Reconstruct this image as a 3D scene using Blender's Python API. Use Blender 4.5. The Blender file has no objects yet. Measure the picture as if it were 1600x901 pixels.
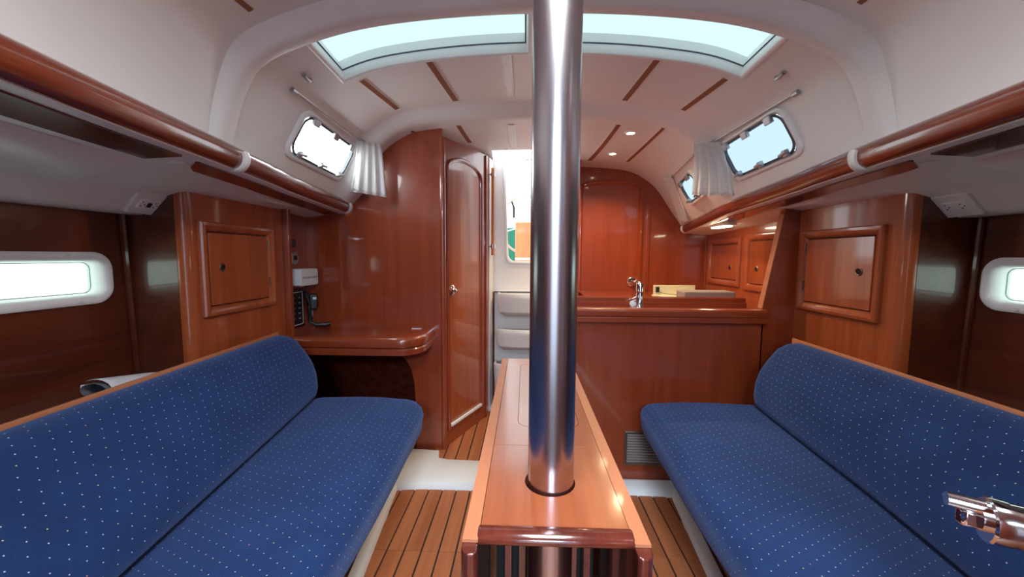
import bpy, bmesh, math, random
from mathutils import Vector, Matrix
random.seed(7)
V = Vector
sc = bpy.context.scene
COL = sc.collection
PI = math.pi

# ------------------------------------------------------------------ camera
cam_d = bpy.data.cameras.new('camera')
cam = bpy.data.objects.new('camera', cam_d)
COL.objects.link(cam)
cam_d.sensor_width = 36.0
cam_d.lens = 13.5
cam_d.clip_start = 0.02
_yaw, _pit, _rol = math.radians(1.902), math.radians(4.811), math.radians(0.35)
_r = V((math.cos(_yaw), math.sin(_yaw), 0))
_f0 = V((-math.sin(_yaw), math.cos(_yaw), 0))
_f = _f0 * math.cos(_pit) - V((0, 0, 1)) * math.sin(_pit)
_u = _r.cross(_f)
_c, _s = math.cos(_rol), math.sin(_rol)
_r2 = _r * _c + _u * _s
_u2 = _u * _c - _r * _s
cam.matrix_world = Matrix(((_r2.x, _u2.x, -_f.x, -0.045), (_r2.y, _u2.y, -_f.y, 0.0), (_r2.z, _u2.z, -_f.z, 1.10), (0, 0, 0, 1)))
sc.camera = cam

# ------------------------------------------------------------------ world, daylight, exposure
w = bpy.data.worlds.new('world'); sc.world = w; w.use_nodes = True
bg = w.node_tree.nodes['Background']
bg.inputs['Color'].default_value = (0.90, 0.96, 1.0, 1)
bg.inputs['Strength'].default_value = 2.6
sc.view_settings.view_transform = 'Standard'
sc.view_settings.look = 'None'
sc.view_settings.exposure = 0.42
sc.view_settings.gamma = 1.0
sc.view_settings.use_curve_mapping = False

def area(name, loc, rot, sx, sy, power, color):
    d = bpy.data.lights.new(name, 'AREA'); d.shape = 'RECTANGLE'; d.size = sx; d.size_y = sy
    d.energy = power; d.color = color
    o = bpy.data.objects.new(name, d); COL.objects.link(o); o.location = loc; o.rotation_euler = rot
    return o
area('fill_saloon_hatch', (0, 0.28, 1.815), (0, 0, 0), 0.46, 0.46, 14.5, (0.95, 0.98, 1.0))  # fill lamp in an unseen hatch, added to brighten the saloon
area('daylight_cabin_hatch', (0, -1.35, 1.70), (0, 0, 0), 0.55, 0.55, 90.0, (0.58, 0.78, 1.0))

# ------------------------------------------------------------------ materials
def new_mat(name):
    m = bpy.data.materials.new(name); m.use_nodes = True
    nt = m.node_tree; nt.nodes.clear()
    out = nt.nodes.new('ShaderNodeOutputMaterial')
    return m, nt, out
def N(nt, t, **kw):
    n = nt.nodes.new(t)
    for k, v in kw.items(): setattr(n, k, v)
    return n
def L(nt, a, b): nt.links.new(a, b)

def plain(name, col, rough=0.4, metal=0.0, coat=0.0, spec=0.5, noise=0.0, nscale=60.0, bump=0.0, trans=0.0):
    m, nt, out = new_mat(name)
    p = N(nt, 'ShaderNodeBsdfPrincipled')
    p.inputs['Base Color'].default_value = (*col, 1)
    p.inputs['Roughness'].default_value = rough
    p.inputs['Metallic'].default_value = metal
    p.inputs['Coat Weight'].default_value = coat
    p.inputs['Coat Roughness'].default_value = 0.08
    p.inputs['Specular IOR Level'].default_value = spec
    tc = N(nt, 'ShaderNodeTexCoord')
    nz = N(nt, 'ShaderNodeTexNoise'); nz.inputs['Scale'].default_value = nscale; nz.inputs['Detail'].default_value = 3
    L(nt, tc.outputs['Object'], nz.inputs['Vector'])
    if noise > 0:
        mx = N(nt, 'ShaderNodeMixRGB'); mx.blend_type = 'MULTIPLY'; mx.inputs[0].default_value = 1
        rp = N(nt, 'ShaderNodeValToRGB')
        rp.color_ramp.elements[0].color = (1 - noise, 1 - noise, 1 - noise, 1); rp.color_ramp.elements[1].color = (1, 1, 1, 1)
        L(nt, nz.outputs['Fac'], rp.inputs[0]); L(nt, rp.outputs[0], mx.inputs[2]); mx.inputs[1].default_value = (*col, 1)
        L(nt, mx.outputs[0], p.inputs['Base Color'])
    if bump > 0:
        b = N(nt, 'ShaderNodeBump'); b.inputs['Strength'].default_value = bump; b.inputs['Distance'].default_value = 0.002
        L(nt, nz.outputs['Fac'], b.inputs['Height']); L(nt, b.outputs[0], p.inputs['Normal'])
    if trans > 0:
        t = N(nt, 'ShaderNodeBsdfTranslucent'); t.inputs['Color'].default_value = (*col, 1)
        ms = N(nt, 'ShaderNodeMixShader'); ms.inputs[0].default_value = trans
        L(nt, p.outputs[0], ms.inputs[1]); L(nt, t.outputs[0], ms.inputs[2]); L(nt, ms.outputs[0], out.inputs[0])
    else:
        L(nt, p.outputs[0], out.inputs[0])
    return m

def wood(name, c0, c1, grain='Z', rough=0.30, coat=0.9, coatr=0.07, scale=1.0):
    m, nt, out = new_mat(name)
    p = N(nt, 'ShaderNodeBsdfPrincipled')
    tc = N(nt, 'ShaderNodeTexCoord'); mp = N(nt, 'ShaderNodeMapping')
    sv = {'X': (1.0, 16, 16), 'Y': (16, 1.0, 16), 'Z': (16, 16, 1.0)}[grain]
    mp.inputs['Scale'].default_value = tuple(a * scale for a in sv)
    oi = N(nt, 'ShaderNodeObjectInfo')
    L(nt, tc.outputs['Object'], mp.inputs['Vector'])
    va = N(nt, 'ShaderNodeVectorMath'); va.operation = 'ADD'
    L(nt, mp.outputs[0], va.inputs[0])
    cx = N(nt, 'ShaderNodeCombineXYZ')
    mm = N(nt, 'ShaderNodeMath'); mm.operation = 'MULTIPLY'; mm.inputs[1].default_value = 37.0
    L(nt, oi.outputs['Random'], mm.inputs[0]); L(nt, mm.outputs[0], cx.inputs[0]); L(nt, mm.outputs[0], cx.inputs[1]); L(nt, mm.outputs[0], cx.inputs[2])
    L(nt, cx.outputs[0], va.inputs[1])
    n1 = N(nt, 'ShaderNodeTexNoise'); n1.inputs['Scale'].default_value = 1.3; n1.inputs['Detail'].default_value = 5; n1.inputs['Distortion'].default_value = 0.6
    L(nt, va.outputs[0], n1.inputs['Vector'])
    n2 = N(nt, 'ShaderNodeTexNoise'); n2.inputs['Scale'].default_value = 7.0; n2.inputs['Detail'].default_value = 4
    L(nt, va.outputs[0], n2.inputs['Vector'])
    ad = N(nt, 'ShaderNodeMath'); ad.operation = 'MULTIPLY_ADD'; ad.inputs[1].default_value = 0.35
    L(nt, n2.outputs['Fac'], ad.inputs[0]); 
    m2 = N(nt, 'ShaderNodeMath'); m2.operation = 'MULTIPLY'; m2.inputs[1].default_value = 0.75
    L(nt, n1.outputs['Fac'], m2.inputs[0]); L(nt, m2.outputs[0], ad.inputs[2])
    rp = N(nt, 'ShaderNodeValToRGB')
    rp.color_ramp.elements[0].position = 0.36; rp.color_ramp.elements[0].color = (*c0, 1)
    rp.color_ramp.elements[1].position = 0.72; rp.color_ramp.elements[1].color = (*c1, 1)
    L(nt, ad.outputs[0], rp.inputs[0]); L(nt, rp.outputs[0], p.inputs['Base Color'])
    p.inputs['Roughness'].default_value = rough
    p.inputs['Coat Weight'].default_value = coat
    p.inputs['Coat Roughness'].default_value = coatr
    L(nt, p.outputs[0], out.inputs[0])
    return m

def emit(name, col, strength):
    m, nt, out = new_mat(name)
    e = N(nt, 'ShaderNodeEmission'); e.inputs['Color'].default_value = (*col, 1); e.inputs['Strength'].default_value = strength
    L(nt, e.outputs[0], out.inputs[0]); return m

def fabric():
    m, nt, out = new_mat('blue_dotted_fabric')
    p = N(nt, 'ShaderNodeBsdfPrincipled'); p.inputs['Roughness'].default_value = 0.85
    p.inputs['Sheen Weight'].default_value = 0.35; p.inputs['Sheen Roughness'].default_value = 0.5
    p.inputs['Sheen Tint'].default_value = (0.35, 0.5, 1, 1)
    p.inputs['Specular IOR Level'].default_value = 0.15
    uv = N(nt, 'ShaderNodeUVMap'); uv.uv_map = 'UVMap'
    sx = N(nt, 'ShaderNodeSeparateXYZ'); L(nt, uv.outputs[0], sx.inputs[0])
    def M(op, a, b=None, c=None):
        n = N(nt, 'ShaderNodeMath'); n.operation = op
        for i, x in enumerate((a, b, c)):
            if x is None: continue
            if isinstance(x, (int, float)): n.inputs[i].default_value = x
            else: L(nt, x, n.inputs[i])
        return n.outputs[0]
    # slightly slanted, staggered rows of pin dots
    a = M('MULTIPLY', M('MULTIPLY_ADD', sx.outputs[1], 0.22, sx.outputs[0]), 1 / 0.030); b = M('MULTIPLY', sx.outputs[1], 1 / 0.0215)
    row = M('FLOOR', b)
    a2 = M('MULTIPLY_ADD', row, 0.5, a)
    fx = M('SUBTRACT', M('FRACT', a2), 0.5); fy = M('SUBTRACT', M('FRACT', b), 0.5)
    dx = M('MULTIPLY', fx, 0.030); dy = M('MULTIPLY', fy, 0.0215)
    d = M('SQRT', M('ADD', M('MULTIPLY', dx, dx), M('MULTIPLY', dy, dy)))
    dot = M('LESS_THAN', d, 0.00115)
    cid = N(nt, 'ShaderNodeCombineXYZ'); L(nt, M('FLOOR', a2), cid.inputs[0]); L(nt, row, cid.inputs[1])
    wn = N(nt, 'ShaderNodeTexWhiteNoise'); wn.noise_dimensions = '2D'; L(nt, cid.outputs[0], wn.inputs['Vector'])
    rp = N(nt, 'ShaderNodeValToRGB'); rp.color_ramp.interpolation = 'CONSTANT'
    e = rp.color_ramp.elements; e[0].position = 0; e[0].color = (0.62, 0.68, 0.72, 1); e[1].position = 0.78; e[1].color = (0.75, 0.68, 0.28, 1)
    k = e.new(0.92); k.color = (0.75, 0.35, 0.30, 1)
    L(nt, wn.outputs['Value'], rp.inputs[0])
    nz = N(nt, 'ShaderNodeTexNoise'); nz.inputs['Scale'].default_value = 420; nz.inputs['Detail'].default_value = 2
    L(nt, uv.outputs[0], nz.inputs['Vector'])
    nz2 = N(nt, 'ShaderNodeTexNoise'); nz2.inputs['Scale'].default_value = 9; nz2.inputs['Detail'].default_value = 4
    L(nt, uv.outputs[0], nz2.inputs['Vector'])
    mixf = M('ADD', M('MULTIPLY', nz.outputs['Fac'], 0.6), M('MULTIPLY', nz2.outputs['Fac'], 0.4))
    r2 = N(nt, 'ShaderNodeValToRGB')
    r2.color_ramp.elements[0].position = 0.3; r2.color_ramp.elements[0].color = (0.008, 0.022, 0.080, 1)
    r2.color_ramp.elements[1].position = 0.7; r2.color_ramp.elements[1].color = (0.017, 0.047, 0.155, 1)
    L(nt, mixf, r2.inputs[0])
    mx = N(nt, 'ShaderNodeMixRGB'); L(nt, dot, mx.inputs[0]); L(nt, r2.outputs[0], mx.inputs[1]); L(nt, rp.outputs[0], mx.inputs[2])
    L(nt, mx.outputs[0], p.inputs['Base Color'])
    bp = N(nt, 'ShaderNodeBump'); bp.inputs['Strength'].default_value = 0.25; bp.inputs['Distance'].default_value = 0.001
    L(nt, nz.outputs['Fac'], bp.inputs['Height']); L(nt, bp.outputs[0], p.inputs['Normal'])
    L(nt, p.outputs[0], out.inputs[0]); return m

def brushed():
    m, nt, out = new_mat('brushed_steel')
    p = N(nt, 'ShaderNodeBsdfPrincipled'); p.inputs['Metallic'].default_value = 1
    p.inputs['Base Color'].default_value = (0.50, 0.47, 0.50, 1); p.inputs['Roughness'].default_value = 0.25
    p.inputs['Anisotropic'].default_value = 0.0
    tc = N(nt, 'ShaderNodeTexCoord'); mp = N(nt, 'ShaderNodeMapping'); mp.inputs['Scale'].default_value = (1, 1, 1500)
    L(nt, tc.outputs['Object'], mp.inputs[0])
    nz = N(nt, 'ShaderNodeTexNoise'); nz.inputs['Scale'].default_value = 3; L(nt, mp.outputs[0], nz.inputs['Vector'])
    mr = N(nt, 'ShaderNodeMapRange'); mr.inputs[3].default_value = 0.23; mr.inputs[4].default_value = 0.28
    L(nt, nz.outputs['Fac'], mr.inputs[0]); L(nt, mr.outputs[0], p.inputs['Roughness'])
    L(nt, p.outputs[0], out.inputs[0]); return m

C0, C1 = (0.235, 0.034, 0.0105), (0.325, 0.056, 0.0165)
M_wz = wood('cherry_vertical', C0, C1, 'Z')
M_wy = wood('cherry_lengthwise', C0, C1, 'Y')
M_wx = wood('cherry_crosswise', C0, C1, 'X')
M_hull = wood('cherry_shaded', (0.060, 0.011, 0.0045), (0.115, 0.023, 0.008), 'Y', coatr=0.04)  # same cherry, with the shade of the unlit hull side put into the colour
M_light = wood('cherry_locker_face', (0.29, 0.055, 0.016), (0.44, 0.100, 0.029), 'Z')
M_table = wood('cherry_table_top', (0.29, 0.068, 0.023), (0.40, 0.108, 0.039), 'Y', rough=0.28, coat=0.5, coatr=0.12)
M_lip = wood('pale_cherry_edge', (0.44, 0.145, 0.062), (0.54, 0.19, 0.085), 'Y', rough=0.45, coat=0.1)
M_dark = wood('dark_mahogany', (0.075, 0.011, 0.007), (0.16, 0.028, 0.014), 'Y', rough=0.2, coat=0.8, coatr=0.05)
M_rail = wood('rail_mahogany', (0.12, 0.019, 0.008), (0.22, 0.041, 0.014), 'Y', rough=0.22, coat=0.8, coatr=0.06)
M_teak = wood('teak_plank', (0.36, 0.105, 0.036), (0.52, 0.175, 0.066), 'Y', rough=0.5, coat=0.0)
M_strip = wood('brown_cover_strip', (0.22, 0.075, 0.035), (0.30, 0.11, 0.055), 'Y', rough=0.5, coat=0.0)
M_caulk = plain('black_caulk', (0.012, 0.010, 0.010), 0.6)
M_white = plain('white_liner', (0.82, 0.79, 0.77), 0.38, noise=0.05, nscale=9, bump=0.05)
M_gel = plain('white_gelcoat', (0.86, 0.85, 0.84), 0.30)
M_plas = plain('white_plastic', (0.78, 0.77, 0.75), 0.35)
M_seam = plain('cream_seam', (0.80, 0.76, 0.68), 0.5)
M_fabric = fabric()
M_steel = brushed()
M_chrome = plain('chrome', (0.80, 0.80, 0.82), 0.10, metal=1)
M_brass = plain('aged_brass', (0.30, 0.20, 0.12), 0.3, metal=1)
M_alu = plain('grey_aluminium', (0.42, 0.43, 0.45), 0.35, metal=0.7)
M_gask = plain('dark_gasket', (0.07, 0.08, 0.09), 0.6)
M_black = plain('black_plastic', (0.012, 0.012, 0.014), 0.4)
M_void = plain('recess_shade', (0.008, 0.005, 0.004), 0.9)  # near black, stands in for the shade inside gaps and recesses
M_curt = plain('white_curtain', (0.90, 0.90, 0.89), 0.8, trans=0.5)
M_tread = plain('grey_tread', (0.40, 0.36, 0.34), 0.8, noise=0.2)
M_paper = plain('white_paper', (0.62, 0.62, 0.66), 0.7)
M_paper2 = plain('grey_paper', (0.10, 0.10, 0.12), 0.7)
M_pale = wood('pale_board', (0.66, 0.55, 0.33), (0.78, 0.68, 0.45), 'X', rough=0.5, coat=0.0)
M_mat = plain('taupe_felt', (0.34, 0.26, 0.22), 0.9, noise=0.2)
M_orange = wood('oiled_teak', (0.62, 0.24, 0.09), (0.72, 0.32, 0.13), 'Z', rough=0.5, coat=0.1)
M_green = plain('green_canvas', (0.02, 0.16, 0.10), 0.9)
M_sky = emit('daylit_frosted_acrylic', (0.62, 0.88, 0.92), 0.92)
M_port = emit('daylight_in_portlight', (0.90, 0.97, 1.0), 11.0)
M_port_r = emit('daylight_in_blue_portlight', (0.58, 0.80, 1.0), 0.85)
M_hole = emit('daylight_in_hull_port', (0.72, 0.98, 0.88), 1.9)
M_lamp = emit('warm_lamp', (1.0, 0.74, 0.42), 14.0)
M_tube = emit('warm_tube', (1.0, 0.84, 0.58), 16.0)
M_text = plain('grey_print', (0.12, 0.13, 0.18), 0.6)

# ------------------------------------------------------------------ mesh helpers
def tag(o, label=None, cat=None, group=None, kind=None):
    if label: o['label'] = label
    if cat: o['category'] = cat
    if group: o['group'] = group
    if kind: o['kind'] = kind
    return o
def thing(name, label, cat, loc=(0, 0, 0), group=None, kind=None):
    o = bpy.data.objects.new(name, None); COL.objects.link(o); o.location = loc; o.empty_display_size = 0.05
    return tag(o, label, cat, group, kind)
def world_of(o):
    p = V(o.location)
    while o.parent: o = o.parent; p += V(o.location)
    return p
def obj(name, bm, mat, parent=None, smooth=35, bevel=0.0, seg=2, uvs=False, solid=0.0):
    """turn a bmesh in world coordinates into one mesh object with its origin at its own base"""
    if not uvs: bmesh.ops.recalc_face_normals(bm, faces=bm.faces)
    xs = [v.co.x for v in bm.verts]; ys = [v.co.y for v in bm.verts]; zs = [v.co.z for v in bm.verts]
    o0 = V(((min(xs) + max(xs)) / 2, (min(ys) + max(ys)) / 2, min(zs)))
    bmesh.ops.translate(bm, verts=bm.verts, vec=-o0)
    me = bpy.data.meshes.new(name); bm.to_mesh(me); bm.free()
    if smooth:
        for p in me.polygons: p.use_smooth = True
        me.set_sharp_from_angle(angle=math.radians(smooth))
    me.materials.append(mat)
    o = bpy.data.objects.new(name, me); COL.objects.link(o)
    if parent is not None:
        o.parent = parent; o.location = o0 - world_of(parent)
    else: o.location = o0
    if solid:
        s = o.modifiers.new('solid', 'SOLIDIFY'); s.thickness = solid; s.offset = 0
    if bevel:
        b = o.modifiers.new('bevel', 'BEVEL'); b.width = bevel; b.segments = seg; b.limit_method = 'ANGLE'; b.angle_limit = math.radians(40)
        b.harden_normals = False
    return o
def B(): return bmesh.new()
def box(bm, a, b):
    x0, x1 = sorted((a[0], b[0])); y0, y1 = sorted((a[1], b[1])); z0, z1 = sorted((a[2], b[2]))
    return loft(bm, [[V((x0, y0, z)), V((x1, y0, z)), V((x1, y1, z)), V((x0, y1, z))] for z in (z0, z1)], True, True)
def loft(bm, loops, cap0=False, cap1=False, closed=True):
    vs = [[bm.verts.new(p) for p in lp] for lp in loops]
    n = len(vs[0]); rng = range(n) if closed else range(n - 1)
    for a, b in zip(vs, vs[1:]):
        for i in rng:
            j = (i + 1) % n
            try: bm.faces.new((a[i], a[j], b[j], b[i]))
            except ValueError: pass
    if cap0: bm.faces.new(list(reversed(vs[0])))
    if cap1: bm.faces.new(vs[-1])
    return bm
class Fr:
    """a flat frame in space: origin, two directions in its plane, its normal"""
    def __init__(s, O, U, Vd=(0, 0, 1)):
        s.O = V(O); s.U = V(U).normalized(); s.N = s.U.cross(V(Vd)).normalized(); s.V = s.N.cross(s.U).normalized()
    def p(s, u, v, d=0.0): return s.O + s.U * u + s.V * v + s.N * d
def prism(bm, poly, fr, d0, d1):
    return loft(bm, [[fr.p(u, v, d0) for u, v in poly], [fr.p(u, v, d1) for u, v in poly]], True, True)
def rrect(u0, u1, v0, v1, r, n=6):
    r = max(min(r, (u1 - u0) / 2 - 1e-5, (v1 - v0) / 2 - 1e-5), 1e-5); P = []
    for cx, cy, a0 in ((u1 - r, v0 + r, -90), (u1 - r, v1 - r, 0), (u0 + r, v1 - r, 90), (u0 + r, v0 + r, 180)):
        for k in range(n + 1):
            a = math.radians(a0 + 90 * k / n); P.append((cx + r * math.cos(a), cy + r * math.sin(a)))
    return P
def moulding(bm, shape, fr, prof, cap=False):
    """closed moulding: prof is a list of (inset, depth), shape(inset) gives the outline"""
    loft(bm, [[fr.p(u, v, d) for u, v in shape(i)] for i, d in prof], False, cap); return bm
def tube(bm, pts, r, seg=12, cap=True, ry=None):
    pts = [V(p) for p in pts]; loops = []
    for i, p in enumerate(pts):
        t = (pts[min(i + 1, len(pts) - 1)] - pts[max(i - 1, 0)]).normalized()
        up = V((0, 0, 1)) if abs(t.z) < 0.95 else V((0, 1, 0))
        a = t.cross(up).normalized(); b = a.cross(t).normalized()
        rr = r[i] if isinstance(r, (list, tuple)) else r
        loops.append([p + a * (rr * math.cos(2 * PI * k / seg)) + b * ((ry or rr) * math.sin(2 * PI * k / seg)) for k in range(seg)])
    return loft(bm, loops, cap, cap)
def lathe(bm, O, axis, prof, seg=20, cap0=True, cap1=True):
    """prof: list of (radius, distance along the axis)"""
    O = V(O); ax = V(axis).normalized(); a = ax.orthogonal().normalized(); b = ax.cross(a)
    return loft(bm, [[O + ax * h + a * (r * math.cos(2 * PI * k / seg)) + b * (r * math.sin(2 * PI * k / seg)) for k in range(seg)] for r, h in prof], cap0, cap1)
def lerp_tab(tab, y):
    for (a, va), (b, vb) in zip(tab, tab[1:]):
        if y <= b: break
    t = (y - a) / (b - a); t = max(min(t, 1.5), -0.5)
    return va + (vb - va) * t

# ------------------------------------------------------------------ the hull shape: the cabin section along the boat
KY = [-0.6, 1.10, 1.16, 1.88, 1.99, 2.95]
KS = [[(.70,1.385),(.69,1.49),(.66,1.59),(.62,1.66),(.54,1.70),(.40,1.755),(.27,1.78),(.14,1.795),(0,1.80)],
      [(.950,1.385),(.936,1.49),(.905,1.60),(.862,1.685),(.775,1.738),(.61,1.79),(.44,1.818),(.23,1.838),(0,1.843)],
      [(.97,1.385),(.936,1.508),(.895,1.612),(.850,1.674),(.765,1.722),(.61,1.772),(.452,1.802),(.24,1.822),(0,1.83)],
      [(1.0,1.36),(.95,1.48),(.90,1.59),(.86,1.66),(.79,1.71),(.64,1.785),(.46,1.815),(.24,1.835),(0,1.84)],
      [(.985,1.355),(.885,1.46),(.84,1.56),(.805,1.635),(.73,1.70),(.62,1.752),(.45,1.772),(.24,1.78),(0,1.785)],
      [(1.135,1.30),(1.06,1.40),(.99,1.50),(.94,1.57),(.87,1.64),(.74,1.715),(.56,1.745),(.28,1.757),(0,1.76)]]
def S(Y, s, side=1):
    i = 0
    while i < len(KY) - 2 and Y > KY[i + 1]: i += 1
    t = (Y - KY[i]) / (KY[i + 1] - KY[i])
    if KY[i] > 1.8 and KY[i] < 1.95: t = t * t * (3 - 2 * t)
    P = [(a[0] + (b[0] - a[0]) * t, a[1] + (b[1] - a[1]) * t) for a, b in zip(KS[i], KS[i + 1])]
    j = min(int(s), 7); f = s - j
    p1, p2 = P[j], P[j + 1]
    p0 = P[j - 1] if j > 0 else (2 * P[0][0] - P[1][0], 2 * P[0][1] - P[1][1])
    p3 = P[j + 2] if j < 7 else (-P[7][0], P[7][1])
    q = [0.5 * (2 * p1[k] + (p2[k] - p0[k]) * f + (2 * p0[k] - 5 * p1[k] + 4 * p2[k] - p3[k]) * f * f + (3 * p1[k] - p0[k] - 3 * p2[k] + p3[k]) * f ** 3) for k in (0, 1)]
    return V((side * q[0], Y, q[1]))
def Sn(Y, s, side=1, d=0.0):
    """a point of the section, moved d into the cabin"""
    e = 0.02; s0, s1 = max(s - e, 0), min(s + e, 8)
    a = S(Y, s1, side) - S(Y, s0, side); n = V((a.z, 0, -a.x)).normalized() * (-1 if side > 0 else 1)
    if n.z > 0.2 or (n.x * side > 0 and abs(n.z) < 0.3): n = -n
    if n.z > 0.5: n = -n
    return S(Y, s, side) + n * d
RAIL = [(-0.6, .70), (.556, .81), (.75, .845), (1.05, .89), (1.48, .965), (2.07, 1.0), (2.95, 1.135)]
RAILZ = [(-0.6, 1.385), (1.4, 1.383), (2.07, 1.355), (2.95, 1.305)]
def rail_p(Y, side): return V((side * lerp_tab(RAIL, Y), Y, lerp_tab(RAILZ, Y)))

# ------------------------------------------------------------------ ceiling liner with openings
def steps(a, b, n, extra=()):
    xs = [a + (b - a) * k / n for k in range(n + 1)] + list(extra)
    xs = sorted(xs); out = [xs[0]]
    for x in xs[1:]:
        if x - out[-1] > 1e-4: out.append(x)
    return out
SKY = (1.18, 1.445, 4.45, 7.83)          # y0, y1, s0, s1 of both skylight openings
WIN = (1.470, 1.885, 0.98, 2.38)          # side portlights
WIN2 = (2.16, 2.42, 1.0, 2.15)           # small galley portlight, right side only
HAT = (0.05, 0.51, 7.0, 8.0)             # unseen saloon hatch, added for its light
CMP = (2.50, 2.95, 7.0, 8.0)             # companionway hatch
Ys = steps(-0.6, 2.95, 60, [SKY[0], SKY[1], WIN[0], WIN[1], WIN2[0], WIN2[1], HAT[0], HAT[1], CMP[0], 1.10, 1.88, 1.90, 1.92, 1.95, 1.97, 1.99, 1.16])
Ss = steps(0, 8, 32, [SKY[2], SKY[3], WIN[2], WIN[3], WIN2[3]])
bm = B()
for side in (-1, 1):
    vs = [[bm.verts.new(S(y, s, side)) for s in Ss] for y in Ys]
    holes = [SKY, WIN, HAT, CMP] + ([WIN2] if side > 0 else [])
    for i in range(len(Ys) - 1):
        for j in range(len(Ss) - 1):
            yc, scn = (Ys[i] + Ys[i + 1]) / 2, (Ss[j] + Ss[j + 1]) / 2
            if any(h[0] < yc < h[1] and h[2] < scn < h[3] for h in holes): continue
            if side < 0 and yc > 2.10 and scn < 4.0: continue
            bm.faces.new((vs[i][j], vs[i + 1][j], vs[i + 1][j + 1], vs[i][j + 1]))
bmesh.ops.remove_doubles(bm, verts=bm.verts, dist=1e-4)
tag(obj('ceiling', bm, M_white, smooth=60), 'white moulded coachroof lining of the cabin', 'ceiling', kind='structure')

def patch(bm, h, side, d, ny=8, ns=16):
    vs = [[bm.verts.new(Sn(h[0] + (h[1] - h[0]) * i / ny, h[2] + (h[3] - h[2]) * j / ns, side, d)) for j in range(ns + 1)] for i in range(ny + 1)]
    for i in range(ny):
        for j in range(ns): bm.faces.new((vs[i][j], vs[i + 1][j], vs[i + 1][j + 1], vs[i][j + 1]))
def ploop(h, o, d, side, n=18, r=0.02):
    ds = o / 0.17; y0, y1, s0, s1 = h[0] - o, h[1] + o, h[2] - ds, h[3] + ds
    P = []
    for a, b in (((y0, s0), (y0, s1)), ((y0, s1), (y1, s1)), ((y1, s1), (y1, s0)), ((y1, s0), (y0, s0))):
        for k in range(n):
            t = k / n; P.append(Sn(a[0] + (b[0] - a[0]) * t, min(a[1] + (b[1] - a[1]) * t, 8), side, d))
    return P
wn = 0
for side, sd in ((-1, 'left'), (1, 'right')):
    wn += 1
    t = thing('window_%d' % wn, 'frosted roof skylight on the %s of the mast post' % ('nav table side' if side < 0 else 'galley side'), 'skylight', S(1.31, 6, side), kind='structure')
    bm = B(); loft(bm, [ploop(SKY, o, d, side) for o, d in ((0.018, 0.0), (0.017, 0.006), (0.012, 0.009), (0.002, 0.008), (-0.001, 0.004), (-0.004, -0.022), (-0.005, -0.070))])
    obj('skylight_frame', bm, M_gel, t, smooth=50)
    bm = B(); loft(bm, [ploop(SKY, o, d, side) for o, d in ((-0.002, -0.0245), (-0.0075, -0.025), (-0.0075, -0.028), (-0.002, -0.0285))])
    obj('gasket', bm, M_gask, t)
    bm = B(); patch(bm, (SKY[0] - 0.005, SKY[1] + 0.005, SKY[2] - 0.03, SKY[3] + 0.03), side, -0.060)
    obj('pane', bm, M_sky, t)

# hatch added out of view above the camera to light the saloon, and companionway hatch coaming
t = thing('window_3', 'unseen square hatch added over the saloon to let light in', 'hatch', (0, 0.28, 1.8), kind='structure')
fr = Fr((0, 0.28, 1.80), (1, 0, 0), (0, 1, 0))
bm = B(); moulding(bm, lambda i: rrect(-.27 + i, .27 - i, -.27 + i, .27 - i, .06), fr, [(0, -.03), (0, .05), (.04, .05), (.04, -.03), (0, -.03)])
obj('added_hatch_frame', bm, M_gel, t)

# ------------------------------------------------------------------ arch beam across the roof, feet strapping the handrails
def arch_beam(name, label):
    bm = B(); loops = []
    path = [(-1, s / 6) for s in range(0, 48)] + [(1, 8 - s / 6) for s in range(0, 49)]
    prof = [(1.088, -.10), (1.094, .08), (1.100, .30), (1.107, .56), (1.114, .80), (1.122, .95), (1.130, 1.0), (1.158, 1.0), (1.163, .96), (1.166, -.6)]
    for side, s in path:
        out, inn = S(1.08, s, side), Sn(1.16, s, side, .027 + .014 * s / 8); ring = []
        for y, f in prof:
            p = out.lerp(inn, f); ring.append(V((p.x, y, p.z)))
        loops.append(ring)
    loft(bm, loops, True, True, closed=False)
    return tag(obj(name, bm, M_white, smooth=40), label, 'beam', kind='structure')
ab = arch_beam('trim_1', 'white arched roof beam in front of the skylights')

def hook(Yc, side, wid, rr, name, label, full=200):
    """white loop that wraps round the wooden handrail"""
    bm = B(); loops = []
    c = rail_p(Yc, side)
    for k in range(15):
        a = math.radians(62 + full * k / 14)
        dirv = V((-side * math.sin(a) , 0, math.cos(a)))
        ro, ri = rr + .008, rr - .006
        pts = []
        for y, r_ in ((-wid, ri), (-wid, ro - .004), (-wid * .6, ro), (wid * .6, ro), (wid, ro - .004), (wid, ri)):
            cc = rail_p(Yc + y, side); pts.append(cc + dirv * r_)
        loops.append(pts)
    loft(bm, loops, True, True)
    return bm
for i, side in enumerate((-1, 1)):
    bm = hook(1.140, side, 0.014, 0.033, '', '', 140)
    o = obj('strap', bm, M_white, ab, smooth=50)

# ------------------------------------------------------------------ handrails
for side, ye, lab in ((-1, 2.045, 'varnished mahogany handrail running to the nav table bulkhead'), (1, 2.88, 'varnished mahogany handrail running over the galley')):
    bm = B(); n = 40
    tube(bm, [rail_p(-0.45 + (ye + 0.45) * k / n, side) for k in range(n + 1)], 0.029, 16, ry=0.033)
    r_ = tag(obj('handrail', bm, M_rail), lab, 'handrail')
    bm = B(); n = 40   # white moulded lip under the rail
    loops = []
    for k in range(n + 1):
        p = rail_p(-0.45 + (ye + 0.45) * k / n, side)
        loops.append([p + V((side * a, 0, b)) for a, b in ((-.004, -.028), (.0, -.035), (.02, -.037), (.036, -.034), (.02, -.02))])
    loft(bm, loops, True, True); obj('rail_lip', bm, M_white, r_, smooth=50)
    bm = hook(ye - .012, side, 0.016, 0.028, '', '', 200); obj('end_hook', bm, M_gel, r_, smooth=50)

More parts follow.
